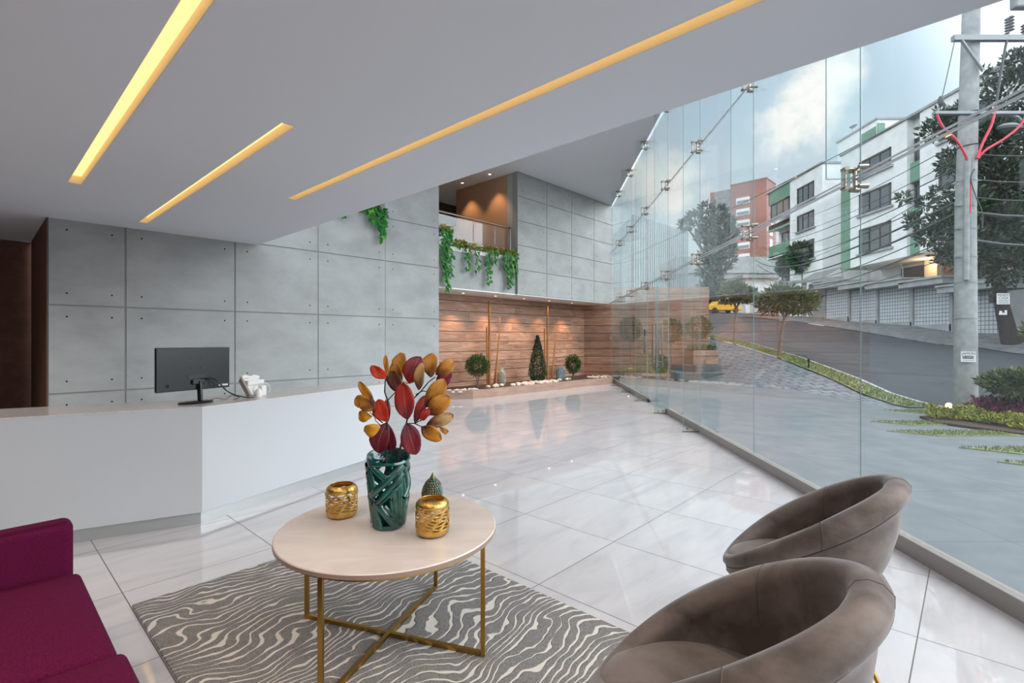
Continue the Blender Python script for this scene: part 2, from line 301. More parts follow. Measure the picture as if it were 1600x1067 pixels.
def copy_tree(o, parent=None):
    kids = [c for c in bpy.data.objects if c.parent == o]
    c = o.copy(); COL.objects.link(c); c.parent = parent
    for k in kids: copy_tree(k, c)
    return c
def struct(o): o['kind'] = 'structure'; return o
def clip(poly, p, n):                              # keep the side of the line through p where dot(n) >= 0
    out = []
    for i, a in enumerate(poly):
        b = poly[(i+1) % len(poly)]; da = (a[0]-p[0])*n[0]+(a[1]-p[1])*n[1]; db = (b[0]-p[0])*n[0]+(b[1]-p[1])*n[1]
        if da >= 0: out.append(a)
        if (da >= 0) != (db >= 0):
            k = da/(da-db); out.append((a[0]+(b[0]-a[0])*k, a[1]+(b[1]-a[1])*k))
    return out
FILL_R, FILL_L, SKY, EXPO = 5.2, 1.9, 0.9, 0.25
# ================================================================ THE ROOM
def to_st(p): return (p[0]*U.x+p[1]*U.y, p[0]*V.x+p[1]*V.y)
g0 = to_st((2.494, 0)); gn = to_st((GN.x, GN.y))
def inside_glass(poly, off=0.0):
    return clip(poly, (g0[0]+gn[0]*off, g0[1]+gn[1]*off), gn)
b = MB(); b.prism(inside_glass([(-9, -7), (18, -7), (18, 12.2), (-9, 12.2)], -.2), -.12, 0)
struct(b.build('floor', 'floor', rz=UA))
# lower ceiling with three recessed light slots
b = MB(); slots = [(.75, -.6, 6.99, .115), (1.66, 3.87, 8.63, .105), (2.57, -1.2, 5.9, .10)]
edges = [-9]
for s_, t0, t1, w in slots: edges += [s_-w/2, s_+w/2]
edges.append(3.41)
for i in range(0, len(edges), 2): b.prism(inside_glass([(edges[i], -7), (edges[i+1], -7), (edges[i+1], 9.198), (edges[i], 9.198)], .02), 3.1, 3.25)
for s_, t0, t1, w in slots:
    for a_, c_ in ((-7, t0), (t1, 9.198)): b.prism(inside_glass([(s_-w/2, a_), (s_+w/2, a_), (s_+w/2, c_), (s_-w/2, c_)], .02), 3.1, 3.25)
b.prism([(-9, 9.19), (.714, 9.19), (.714, 12), (-9, 12)], 3.1, 3.25); b.box(-9, 3.3, 9.1, 9.42, 3.25, 3.5)
b.prism(inside_glass([(-9, -7), (3.41, -7), (3.41, 9.19), (-9, 9.19)], .02), 3.25, 3.5)
cl = b.build('ceiling', 'plaster', rz=UA); struct(cl)
for (s_, t0, t1, w), what in zip(slots, ('widest and leftmost, above the desk', 'short middle one, both ends in view', 'long one nearest the glass front')):
    e = empty('cove_light', st(s_, (t0+t1)/2, 3.1), UA, 'yellow recessed linear ceiling light, '+what, 'ceiling light', 'linear ceiling lights')
    L_ = (t1-t0)/2
    m = MB(); m.box(-w/2+.001, w/2-.001, -L_, L_, .085, .10); m.build('diffuser', 'cove', e)
    m = MB()
    for a_ in (-w/2+.0005, w/2-.0035): m.box(a_, a_+.003, -L_, L_, .001, .085)
    for a_ in (-L_, L_-.003): m.box(-w/2, w/2, a_, a_+.003, .001, .085)
    m.build('housing', 'covew', e)
b = MB(); b.prism(inside_glass([(3.42, -7), (18, -7), (18, 14.4), (3.42, 14.4)], .02), 6.08, 6.3)
struct(b.build('ceiling', 'plaster', rz=UA))

# concrete walls: panels with open joints and tie holes
def panel_wall(b, s_list, z_list, tf, thick, tie=.11, rows=None):
    g = .007
    b.use(1).box(s_list[0], s_list[-1], tf+.012, tf+thick, z_list[0], z_list[-1]); b.use(0)
    for i in range(len(s_list)-1):
        for j in range(len(z_list)-1):
            a0, a1, z0, z1 = s_list[i]+(g if i else 0), s_list[i+1]-(g if i < len(s_list)-2 else 0), z_list[j]+(g if j else 0), z_list[j+1]-g
            if a1-a0 < .05 or z1-z0 < .05: continue
            c = .006
            vs = [(a0, tf+.014, z0), (a1, tf+.014, z0), (a1, tf+.014, z1), (a0, tf+.014, z1), (a0+c, tf, z0+c), (a1-c, tf, z0+c), (a1-c, tf, z1-c), (a0+c, tf, z1-c)]
            b.use(0).add(vs, [(4, 5, 6, 7), (0, 1, 5, 4), (1, 2, 6, 5), (2, 3, 7, 6), (3, 0, 4, 7)])
            if a1-a0 > .5 and z1-z0 > .4:
                for sx in (a0+.19, a1-.15):
                    for sz in ((z0+.16, z1-.15) if z0 > .05 else (z1-.15,)):
                        if sz < .3: continue
                        n = 8; vs = [(sx+.013*math.cos(2*PI*k/n), tf-.001, sz+.013*math.sin(2*PI*k/n)) for k in range(n)]
                        b.use(2).add(vs, [tuple(range(n))])
    b.use(0)
TW = 9.2
b = MB(); panel_wall(b, [.715, 1.555, 3.045, 4.51, 6.0], [0, .70, 1.92, 3.12, 4.04], TW, .22)
panel_wall(b, [6.0, 7.46], [0, .70, 1.92, 3.12, 4.04, 5.26, 6.08], TW, .22)
b.use(3).box(.70, .714, TW+.002, TW+2.5, 0, 3.1); b.use(0)
struct(b.build('wall_left', ['concrete', 'joint', 'hole', 'brown'], rz=UA))
zs = [2.70+.676*k for k in range(6)]; zs[-1] = 6.08
b = MB(); panel_wall(b, [10.22, 11.5, 12.75, 14.0, 15.17], zs, TW, .2)
panel_wall2 = MB()
b.use(0).box(10.225, 15.17, TW+.2, TW+.4, 2.70, 6.08)
struct(b.build('wall_back', ['concrete', 'joint', 'hole'], rz=UA))
# tan side wall above, corridor behind, soffit slab
b = MB(); b.box(10.23, 10.5, TW+.35, 11.78, 2.7, 6.08); struct(b.build('wall_upper', 'tan', rz=UA))
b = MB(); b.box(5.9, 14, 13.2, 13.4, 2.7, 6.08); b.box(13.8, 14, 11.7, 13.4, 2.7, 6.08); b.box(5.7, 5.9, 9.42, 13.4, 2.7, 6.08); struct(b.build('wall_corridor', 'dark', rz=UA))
b = MB(); b.prism([(7.47, 9.27), (10.215, 9.27), (10.215, 9.22), (15.2, 9.22), (15.3, 10.6), (7.47, 10.6)], 2.672, 2.70); b.box(7.47, 15.2, 9.5, 10.6, 2.7, 2.9); b.box(5.9, 10.3, 10.6, 13.2, 2.75, 2.9)
struct(b.build('trim_soffit', 'cream', rz=UA))
b = MB(); b.use(0).box(7.47, 10.215, 9.28, 9.42, 2.70, 3.60); b.use(1).box(7.47, 10.21, 9.25, 9.62, 3.60, 3.70)
for s_ in (7.7, 8.86, 8.98, 10.05):
    n = 8; b.use(2).add([(s_+.013*math.cos(2*PI*k/n), 9.278, 2.85+.013*math.sin(2*PI*k/n)) for k in range(n)], [tuple(range(n))])
b.use(3).box(8.915, 8.925, 9.2785, 9.29, 2.70, 3.6)
struct(b.build('wall_balcony', ['concrete', 'cream', 'hole', 'joint'], rz=UA))
# wood-look walls
b = MB(); b.box(7.2, 15.12, 10.35, 10.5, 0, 2.70); struct(b.build('wall_wood', 'wood', rz=UA))
b = MB(); b.box(0, 1.02, 0, .15, 0, 2.70); struct(b.build('wall_return', 'wood', loc=(2.60, 18.12, 0), rz=math.atan2(-.37, .96)))
b = MB(); b.box(0, 3.42, 0, .2, 0, 3.3); struct(b.build('wall_garden', 'wood', loc=(3.53, 17.78, 0), rz=math.atan2(-.18, 3.4)))
# brown wall far left and return
b = MB(); b.box(-9, .72, 11.8, 12, 0, 3.1); struct(b.build('wall_brown', 'brown', rz=UA))
b = MB(); b.box(-9.2, -9, -7, 12, 0, 3.1); struct(b.build('wall_far_left', 'gravy', rz=UA))
b = MB(); b.box(-12, 2.2, -3.7, -3.5, 0, 3.1); struct(b.build('wall_rear', 'gravy'))
# ---------------------------------------------------------------- balcony rail
e = empty('balcony_railing', st(8.8, 9.45, 3.72), UA, 'glass balcony railing with round steel handrail above the ivy trough', 'railing')
m = MB(); m.tube([(-1.33, 0, .82), (1.40, 0, .82)], .025, 12); m.build('handrail', 'steel', e, smooth=40)
for a_, c_ in ((-1.32, -.02), (.0, .62), (.64, 1.38)):
    m = MB(); m.box(a_, c_, -.006, .006, .0, .76); m.build('glass_panel', 'glass', e)
m = MB(); m.tube([(1.39, 0, 0), (1.39, 0, .82)], .018, 10); m.build('post', 'steel', e, smooth=40)
# downlights
def downlight(p, label, group, energy, size=1.3, warm=(1, .62, .32), blend=.6, lens='spot'):
    e = empty('downlight', p, 0, label, 'downlight', group)
    m = MB(); m.lathe([(.052, 0), (.052, -.004), (.04, -.004), (.036, 0)], n=20, closed=True); m.build('trim_ring', 'cream', e)
    m = MB(); m.lathe([(0, -.001), (.036, -.001)], n=20); m.build('lens', lens, e)
    if energy:
        l = bpy.data.lights.new('downlight_beam', 'SPOT'); l.energy = energy; l.color = warm; l.spot_size = size; l.spot_blend = blend; l.shadow_soft_size = .03
        o = bpy.data.objects.new('beam', l); COL.objects.link(o); o.location = (0, 0, -.02); o.parent = e
for i, w_ in enumerate(('first from the left', 'second from the left', 'middle one', 'second from the glass', 'nearest the glass')):
    downlight(st(8.84+1.22*i, 9.9, 2.67), 'small round warm downlight in the soffit over the planter, '+w_, 'soffit downlights', 80, 1.5, (1, .58, .28))
downlight(st(9.88, 11.1, 6.078), 'small round downlight on the balcony ceiling, farther one, left', 'balcony downlights', 60, 1.4)
downlight(st(9.88, 9.95, 6.078), 'small round downlight on the balcony ceiling, nearer one, right', 'balcony downlights', 60, 1.4)
for p, en, cl_ in (((-2.6, .3, 3.098), 95, (1, .72, .48)), ((-1.2, .2, 3.098), 70, (1, .80, .62)), ((-3.4, 2.2, 3.098), 50, (1, .94, .90)), ((-6.2, 5.0, 3.098), 120, (1, .93, .88)), ((-.1, .5, 3.098), 60, (1, .90, .82)), ((1.7, 1.3, 3.098), 70, (1, .93, .88)), ((-1.35, 1.8, 3.098), 20, (1, .88, .78)), ((-5.2, 3.2, 3.098), 110, (1, .9, .84))):  # all out of view; first inferred from warm floor light, rest added fill
    downlight(p, 'small round unseen downlight added in the low ceiling to fill the lounge', 'added lounge fill lights', en, 2.1, cl_, .9)

# ---------------------------------------------------------------- glass front
ZK, Z1, Z2, Z3 = .11, 2.70, 4.45, 6.08
joints = [3.89+1.95*k for k in range(-4, 7)]+[17.70]
def fitting(m, a, z):
    for da in (-.055, .055):
        for dz in (-.075, .075): m.tube([(a+da, -.018, z+dz), (a+da, .05, z+dz)], [.02, .016], 10); m.tube([(a+da, .045, z+dz), (a, .045, z+dz*.8)], .009, 8)
    m.tube([(a, .045, z-.085), (a, .045, z+.085)], .014, 8)
    for dz in (-.075, .075): m.tube([(a, .045, z+dz), (a, .13, z+dz)], .011, 8); m.tube([(a-.03, .12, z+dz), (a+.03, .12, z+dz)], .017, 10)
    m.tube([(a, .12, z-.085), (a, .12, z+.085)], .012, 8)
for i in range(len(joints)-1):
    a0, a1 = joints[i], joints[i+1]; g = .004
    e = empty('window_%d' % (i+1), GO, GA); struct(e)
    door = 9.7 < a0 < 9.8
    for z0, z1 in ((ZK, Z1), (Z1, Z2), (Z2, Z3)):
        if door and z0 == ZK: continue
        m = MB(); m.box(a0+g, a1-g, -.012, 0, z0+g, z1-g); m.build('pane', 'glass', e)
    # glass fin at the near joint
    low = a0 > 7
    m = MB(); m.box(a0-.006, a0+.006, .01, .26, .03 if low else Z1, Z3-.01); m.build('glass_fin', 'finglass', e)
    m = MB(); zf = .03 if low else Z1
    m.box(a0-.0062, a0+.0062, .259, .262, zf, Z3-.01); m.box(a0-.005, a0+.005, .0, .003, ZK, Z3)
    if not low: m.box(a0-.0062, a0+.0062, .01, .262, zf-.003, zf)
    m.build('fin_edge', 'gedge', e)
    for z in (Z1, Z2, 5.98): m = MB(); fitting(m, a0, z); m.build('spider_fitting', 'steel', e, smooth=40)
    if low:
        m = MB(); m.box(a0-.012, a0+.012, .02, .28, 0, .02); m.tube([(a0-.03, .2, .05), (a0+.03, .2, .05)], .012, 8); m.tube([(a0-.03, .1, .05), (a0+.03, .1, .05)], .012, 8); m.build('fin_shoe', 'steel', e)
    m = MB()
    for z in (Z1, Z2): m.tube([(a0, .03, z-.005), (a1, .03, z-.005)], .010 if z == Z2 else .011, 8)
    if True: m.tube([(a0, .045, Z1+.018), (a1, .045, Z1+.018)], .008, 8)
    m.build('tie_rod', 'whiterod', e, smooth=60)
for q, (a0, a1) in enumerate(((-6, 9.73), (11.7, 17.7))):
    m = MB(); m.box(a0, a1, -.05, .03, -.01, ZK); struct(m.build('trim_%d' % (q+1), 'kick', loc=GO, rz=GA, bevel=.004))
# double door
mid = (9.74+11.67)/2
for q, (a0, a1, s_) in enumerate(((9.745, mid-.004, 1), (mid+.004, 11.665, -1))):
    e = empty('door_%d' % (q+1), GO, GA); struct(e)
    m = MB(); m.box(a0, a1, -.012, 0, .012, 2.66); m.build('glass_leaf', 'glass', e)
    m = MB(); m.box(a0, a1, -.0125, .0005, .012, .014); m.box(a0, a0+.003, -.0125, .0005, .012, 2.66); m.box(a1-.003, a1, -.0125, .0005, .012, 2.66); m.build('leaf_edge', 'gedge', e)
    hx = (a1-.22) if s_ == 1 else (a0+.12)
    for sd in (-1, 1):
        y = .055 if sd == 1 else -.067
        m = MB(); m.tube([(hx, y, .86), (hx, y, 1.78)], .016, 10)
        m.tube([(hx+.05*s_, y, .86), (hx+.05*s_, y, 1.78)], .008, 8)
        for z in (.98, 1.66): m.tube([(hx, y, z), (hx+.05*s_, y, z)], .008, 8); m.tube([(hx, 0 if sd == 1 else -.012, z), (hx, y, z)], .008, 8)
        m.build('door_handle', 'steel', e, smooth=40)
    m = MB(); c = a0+.1 if s_ == 1 else a1-.1; m.box(c-.09, c+.09, -.025, .013, 0.004, .07); m.box(c-.05, c+.09*s_, -.03, .02, .012, .04); m.build('floor_hinge', 'dsteel', e, bevel=.004)
    m = MB(); m.box(c-.09, c+.09, -.025, .013, 2.60, 2.68); m.build('top_patch', 'steel', e, bevel=.004)
e = empty('door_lock', GO+GD*11.82+GN*.01, GA, 'narrow steel lock plate on the glass beside the entrance door', 'lock')
m = MB(); m.box(-.05, .05, 0, .03, 1.12, 1.52); m.build('lock_plate', 'steel', e, bevel=.004)
m = MB(); m.box(-.03, .03, .0, .035, 1.53, 1.68); m.build('lock_cap', 'dsteel', e, bevel=.004)

# ---------------------------------------------------------------- indoor planter
P1, P2, P0 = on(739, 623.4, 0), on(957.5, 599, 0), Vector((-1.735, 12.05, 0))
def strip(b, pts, w, z0, z1):
    n = len(pts); off = []
    for i, p in enumerate(pts):
        d1 = (pts[i]-pts[i-1]).normalized() if i else (pts[1]-pts[0]).normalized()
        d2 = (pts[i+1]-pts[i]).normalized() if i < n-1 else d1
        nn = (Vector((-d1.y, d1.x, 0))+Vector((-d2.y, d2.x, 0))).normalized(); k = 1/max(.3, nn.dot(Vector((-d1.y, d1.x, 0)))); off.append(p+nn*w*k)
    for i in range(n-1):
        b.prism([pts[i][:2], pts[i+1][:2], off[i+1][:2], off[i][:2]], z0, z1)
e = empty('indoor_planter', P1, 0, 'low wood-look planter bed along the plank wall', 'planter')
m = MB(); strip(m, [P0-P1, P1-P1, P2-P1], .06, 0, .21); m.build('border', 'woodplain', e)
pa = [P0+V*.05, P1+V*.04+U*.01, P2+V*.04, Vector((3.40, 17.78, 0)), Vector((2.62, 18.08, 0)), st(15.05, 10.34), st(7.5, 10.34), st(7.47, 9.45)]
m = MB(); m.prism([(p-P1)[:2] for p in pa], .0, .155); m.build('soil', 'soil', e)
SZ = .155
def pebbles(poly_c, n, rx, rt, r0, r1, label, group, z=SZ, mt='pebble'):
    for i in range(n):
        a, q = random.uniform(0, 2*PI), math.sqrt(random.random()); p = st(poly_c[0]+rx*q*math.cos(a), poly_c[1]+rt*q*math.sin(a))
        r = random.uniform(r0, r1); m = MB(); m.ball((0, 0, 0), (r, r*random.uniform(.7, 1), r*.6), 8, .25)
        tag(m.build('pebble', mt, loc=(p.x, p.y, z+r*.35), rz=random.uniform(0, 3), smooth=80), label, 'pebble', group)
pebbles((8.35, 9.35), 70, .5, .33, .03, .05, 'small white pebble in the heap at the left end of the planter', 'white pebbles at the left end')
pebbles((11.15, 9.35), 85, 1.0, .27, .045, .085, 'smooth white pebble in the patch before the cone shrub', 'pebbles before the cone shrub')
pebbles((9.75, 9.55), 12, .42, .16, .05, .085, 'round pebble at the foot of the boulder and left bamboo', 'pebbles round the boulder')
pebbles((12.75, 9.55), 12, .55, .12, .04, .07, 'round pebble at the foot of the slate and right bamboo', 'pebbles round the slate')
pebbles((14.65, 9.35), 60, .65, .32, .03, .055, 'small white pebble in the heap at the glass end of the planter', 'white pebbles at the glass end')
def foliage(m, c, r, n, l, w, fill=.3, cone=False, up=.3):
    c = Vector(c); r = r if isinstance(r, (tuple, list)) else (r, r, r)
    for _ in range(n):
        d = Vector((random.gauss(0, 1), random.gauss(0, 1), random.gauss(0, 1))).normalized(); q = random.uniform(fill, 1)**.6*random.uniform(.9, 1.06)
        if cone:
            h = random.random()**1.35; rad = r[0]*(1-h)**.75*(1 if h > .12 else .55+h*3.7)*random.uniform(.2, 1)**.5*1.05; a = random.uniform(0, 2*PI)
            p = c+Vector((math.cos(a)*rad, math.sin(a)*rad, (h-.5)*2*r[2])); d = Vector((math.cos(a), math.sin(a), .6))
        else: p = c+Vector((d.x*r[0]*q, d.y*r[1]*q, d.z*r[2]*q))
        dd = (d+Vector((random.uniform(-.7, .7), random.uniform(-.7, .7), random.uniform(-.4, .7)+up))).normalized()
        m.leaf(p, dd, l*random.uniform(.7, 1.2), w*random.uniform(.7, 1.2))
def potted(name, p, label, cat, crown, r, n, mt, l=.05, w=.03, stems=3, group=None, cone=False, bark='bark', sr=.014):
    e = empty(name, p, random.uniform(0, 3), label, cat, group)
    m = MB(); foliage(m, crown, r, n, l, w, cone=cone); m.build('foliage', mt, e)
    m = MB(); cz = crown[2]
    for k in range(stems):
        a = 2*PI*k/stems+.4; q = .0 if stems == 1 else (r[0] if isinstance(r, tuple) else r)*.35
        m.tube([(0, 0, -.03), (q*.25*math.cos(a), q*.25*math.sin(a), cz*.35), (q*math.cos(a), q*math.sin(a), cz*.95)], [sr, sr*.8, sr*.4], 7)
    m.build('stem', bark, e, smooth=60); return e
p = st(9.18, 9.70); potted('round_shrub', (p.x, p.y, SZ), 'round bushy shrub on forked stem, leftmost in the indoor planter', 'shrub', (0, 0, .60), (.33, .31, .30), 2600, 'shrub')
p = st(11.58, 9.62); potted('cone_shrub', (p.x, p.y, SZ), 'dark cone-shaped shrub in the middle of the indoor planter', 'shrub', (0, 0, .73), (.30, .30, .66), 3600, 'conif', stems=1, cone=True, sr=.02)
p = st(13.4, 9.62); potted('round_shrub', (p.x, p.y, SZ), 'small round shrub at the glass end of the indoor planter', 'shrub', (0, 0, .48), (.28, .26, .31), 2200, 'shrub')
def bamboo(b0, tops, label, group):
    for k, (x0, x1, z1, dt, r) in enumerate(tops):
        m = MB(); n = 9; pts, rs = [], []
        for i in range(n*3+1):
            f = i/(n*3); pts.append((x0+(x1-x0)*f, dt*f, z1*f-.02)); rs.append(r*(1.16 if i % 3 == 0 else 1)*(1-.25*f))
        m.tube(pts, rs, 8)
        tag(m.build('bamboo_pole', 'bamboo', loc=st(b0[0]+k*.001, b0[1]+.05*k, SZ), rz=UA, smooth=50), label[k], 'bamboo pole', group)
bamboo((9.80, 9.85), [(-.02, .06, 2.38, .1, .036), (-.05, -.03, 1.65, .06, .03), (.30, .60, 1.95, .1, .02), (.28, .66, 1.42, .12, .02)],
       ['tallest bamboo pole of the left bunch, behind the boulder', 'thick shorter bamboo pole against the tallest one of the left bunch', 'thin leaning bamboo cane, taller of two by the boulder', 'thin leaning bamboo cane, shorter of two by the boulder'], 'left bamboo bunch')
bamboo((12.35, 9.85), [(0, .12, 2.36, .1, .034), (-.05, -.02, 1.65, .06, .028), (.33, .72, 1.95, .08, .02), (.42, .78, 1.45, .1, .018)],
       ['tallest bamboo pole of the right bunch, behind the slate', 'thick shorter bamboo pole against the tallest one of the right bunch', 'thin leaning bamboo cane, taller of two by the slate', 'thin leaning bamboo cane, shorter of two by the slate'], 'right bamboo bunch')
p = st(10.05, 9.65); m = MB(); m.ball((0, 0, 0), (.13, .12, .25), 20, .35); tag(m.build('boulder', 'rock', loc=(p.x, p.y, SZ+.2), rz=.5, smooth=60), 'upright pale grey boulder at the foot of the left bamboo', 'rock')
p = st(12.72, 9.62); m = MB(); m.prism([(-.16, -.04), (.15, -.06), (.17, .05), (-.14, .06)], -.02, .34); m.prism([(-.13, -.06), (.06, -.075), (.08, -.03), (-.12, -.03)], -.02, .40)
tag(m.build('slate_block', 'slate', loc=(p.x, p.y, SZ), rz=UA-.3, bevel=.012), 'squared blue-grey slate block at the foot of the right bamboo', 'rock')

# ---------------------------------------------------------------- ivy
IV = [(0, 0), (-.28, -.05), (-.5, .25), (-.3, .42), (-.34, .72), (0, 1), (.34, .72), (.3, .42), (.5, .25), (.28, -.05)]
def ivy_leaf(m, p, right, down, out, sz):
    vs = [p+right*x*sz+down*y*sz+out*(.12*sz*(1-abs(x)*2)) for x, y in IV]
    c = p+down*.4*sz+out*.18*sz; o = len(vs); vs.append(c)
    m.add(vs, [(i, (i+1) % o, o) for i in range(o)])
def ivy(name, loc, label, strands, depth=.1, leafs=.088, top=.5, mt=('ivy', 'ivyb')):
    e = empty(name, loc, UA, label, 'ivy plant', 'ivy hanging over the walls')
    m = MB(); s2 = MB(); s3 = MB()
    for (x, ln, wd) in strands:
        n = int(ln/.021*max(1, wd/.09)); pts = []
        for i in range(int(ln/.06)+2): pts.append((x+math.sin(i*.9+x*9)*.02, -.03-random.uniform(0, .02), .03-i*.06))
        s2.tube([(x, .08, .06)]+pts, .003, 4)
        for i in range(n):
            f = i/n; q = Vector((x+random.uniform(-wd, wd)*(1-.35*f), -.04-random.uniform(0, depth), .05-f*ln))
            r = Vector((1, random.uniform(-.5, .5), random.uniform(-.5, .5))).normalized(); dn = Vector((random.uniform(-.5, .5), -.35, -1)).normalized()
            ivy_leaf(m, q, r, dn, Vector((0, -1, 0)), leafs*random.uniform(.7, 1.25))
    m.build('leaves', mt[0], e)
    if top:
        xs = [x for x, _, _ in strands]
        for i in range(int((max(xs)-min(xs)+.2)*220*top)):
            q = Vector((random.uniform(min(xs)-.1, max(xs)+.1), random.uniform(-.06, .12), random.uniform(.0, .13)))
            ivy_leaf(s3, q, Vector((1, random.uniform(-1, 1), random.uniform(-.6, .6))).normalized(), Vector((random.uniform(-.8, .8), random.uniform(-1, .2), random.uniform(-.3, .8))).normalized(), Vector((0, -1, .6)).normalized(), leafs*random.uniform(.6, 1.1))
        s3.build('top_leaves', mt[1], e)
    s2.build('vines', 'stem', e)
ivy('hanging_ivy', st(7.60, 9.25, 4.0), 'long thick ivy curtain at the left end of the balcony', [(-.02, 1.15, .10), (.07, 1.45, .10), (.16, 1.1, .09)], top=1.0)
ivy('hanging_ivy', st(8.32, 9.25, 3.72), 'pair of ivy trails, left of the middle of the balcony trough', [(.0, .62, .08), (.32, .66, .07), (-.25, .1, .12)], top=1)
ivy('hanging_ivy', st(9.05, 9.25, 3.72), 'longest ivy trail at the middle of the balcony trough', [(.0, .90, .10), (.2, .38, .10), (.3, .25, .08)], top=1)
ivy('hanging_ivy', st(9.80, 9.25, 3.72), 'broad bushy ivy mass at the right end of the balcony trough', [(-.12, .45, .1), (.02, .95, .11), (.16, .82, .11), (.32, .6, .1)], top=1)
ivy('hanging_ivy', st(5.72, 9.15, 4.06), 'ivy trail hanging over the concrete wall top beside the ceiling edge', [(.10, .62, .06), (.02, .3, .05), (-.12, .3, .05), (-.25, .12, .08), (.16, .5, .05)], top=1, mt=('ivy', 'ivy'))
ivy('hanging_ivy', st(4.95, 9.15, 4.06), 'small ivy sprig peeping below the ceiling on the concrete wall', [(.02, .25, .05), (-.1, .16, .1)], top=1, mt=('ivy', 'ivy'))
# ================================================================ FURNITURE
# reception desk
DC = Vector((-2.42, 3.90, 0)); DL = Vector((-.878, -.479, 0)); DR = Vector((.4226, .9063, 0))
def off_poly(z0, z1, ins, m, w=.6):
    nL = Vector((-.479, .878, 0)); nR = Vector((-.9063, .4226, 0))
    def isect(i):     # where the two inset front lines cross
        a = DC+nL*i; c = DC+nR*i; det = DL.x*(-DR.y)+DL.y*DR.x; r = c-a; k = (r.x*(-DR.y)+r.y*DR.x)/det; return a+DL*k
    L0, R0 = DC+DL*4.2, DC+DR*(2.19-ins*.3)
    f, q = isect(ins), isect(w)
    m.prism([(p-DC)[:2] for p in (f, f+DR*(R0-DC).length, q+DR*(R0-DC).length, q)], z0, z1)
    m.prism([(p-DC)[:2] for p in (L0+nL*ins, f, q, L0+nL*w)], z0, z1)
e = empty('reception_desk', DC, 0, 'long white angled reception desk in front of the concrete wall', 'desk')
m = MB(); off_poly(.10, .912, 0, m, .04); m.build('front_panel', 'desk', e)
m = MB(); off_poly(.912, .922, -.002, m); m.build('counter', 'desktop', e)
m = MB(); off_poly(.10, .86, .05, m, .58); m.build('body', 'desk', e)
m = MB(); off_poly(0, .10, .035, m, .55); m.build('plinth', 'plinth', e)
ZD = .922
# monitor seen from behind
mx, my = Vector((-2.762, 3.875, 0)), Vector((-2.492, 4.405, 0)); md = (my-mx).normalized(); ma = math.atan2(md.y, md.x); mc = (mx+my)/2; mw = (my-mx).length/2
e = empty('monitor', (mc.x, mc.y, ZD), ma, 'black flat monitor seen from behind on the reception desk', 'monitor')
m = MB(); m.box(-mw, mw, -.0, .028, .108, .46); m.build('casing', 'blackg', e, bevel=.006)
m = MB(); m.box(-mw+.006, mw-.006, .026, .031, .114, .454); m.build('screen', 'screen', e)
m = MB(); m.box(-.06, .09, -.003, .005, .20, .232); m.build('port_panel', 'black', e)
for px_ in (-.03, -.01, .01, .04): m = MB(); m.box(px_, px_+.012, -.005, 0, .208, .222); m.build('port', 'dsteel', e)
for a_ in (-.04, .04):
    for z in (.29, .37): m = MB(); m.lathe([(.0, 0), (.005, 0)], n=10); o = m.build('screw_hole', 'screen', e, loc=(a_, -.0012, z)); o.rotation_euler = (PI/2, 0, 0)
m = MB(); m.box(.20, .28, -.002, .001, .125, .14); m.build('sticker', 'label', e)
m = MB(); m.lathe([(0, 0), (.014, 0)], n=14); o = m.build('power_socket', 'screen', e, loc=(-mw+.08, -.0012, .155)); o.rotation_euler = (PI/2, 0, 0)
m = MB(); m.bar((.03, -.02, .015), (.03, -.005, .18), .05, .02); m.box(-.03, .07, -.02, .003, .155, .195); m.build('stand_neck', 'black', e, bevel=.005)
m = MB(); m.lathe([(.0, 0), (.115, 0), (.12, .006), (.11, .014), (0, .018)], (0, 0, 0), 40, sx=1.15, sy=.75); m.build('stand_base', 'black', e, loc=(.0, -.01, 0), smooth=50)
# phone
p = Vector((-2.37, 4.62, ZD))
e = empty('desk_phone', p, ma+.15, 'white corded desk phone on its stand, on the counter right of the monitor', 'phone')
fr = Matrix.Rotation(math.radians(38), 4, 'X')
m = MB(); m.box(-.10, .09, -.012, .012, .0, .17, Matrix.Translation((0, -.03, .02)) @ Matrix.Rotation(math.radians(-35), 4, 'X')); m.build('keypad_body', 'white', e, bevel=.006)
m = MB(); m.box(-.12, -.095, -.03, .012, .0, .18, Matrix.Translation((0, -.03, .01)) @ Matrix.Rotation(math.radians(-35), 4, 'X')); m.build('side_rest', 'greyp', e, bevel=.004)
m = MB(); m.tube([(-.11, .06, .175), (-.06, .075, .185), (.0, .07, .172), (.05, .075, .178), (.09, .06, .168)], [.018, .022, .014, .02, .018], 12); m.build('handset', 'white', e, smooth=60)
m = MB(); m.box(-.09, .1, .0, .05, .105, .15); m.build('display_edge', 'white', e, bevel=.008)
m = MB(); m.lathe([(.03, 0), (.034, .02), (.026, .06), (.012, .078), (0, .08)], (-.03, -.06, 0), 20); m.build('foot_block', 'white', e, smooth=60)
m = MB(); m.box(.03, .09, -.04, .01, 0, .1); m.build('rear_foot', 'white', e, bevel=.01)
m = MB(); m.tube([(.1*math.cos(t)+.02, -.05, .06+.065*math.sin(t)) for t in [i*.35-.6 for i in range(13)]], .0035, 6); m.build('handset_cord', 'white', e, smooth=60)
def cable(name, pts, r, mt, label, cat='cable', group=None):
    m = MB(); P = [Vector(p) for p in pts]; out = []
    for i in range(len(P)-1):
        a, b_, c, d = P[max(i-1, 0)], P[i], P[i+1], P[min(i+2, len(P)-1)]
        for k in range(6):
            t = k/6; out.append(.5*((2*b_)+(c-a)*t+(2*a-5*b_+4*c-d)*t*t+(3*b_-a-3*c+d)*t**3))
    out.append(P[-1]); o = out[0]; m.tube([q-o for q in out], r, 6); return tag(m.build(name, mt, loc=o, smooth=60), label, cat, group)
mp_ = lambda x, y, z: Matrix.Rotation(ma, 4, 'Z') @ Vector((x, y, z))+Vector((mc.x, mc.y, ZD))
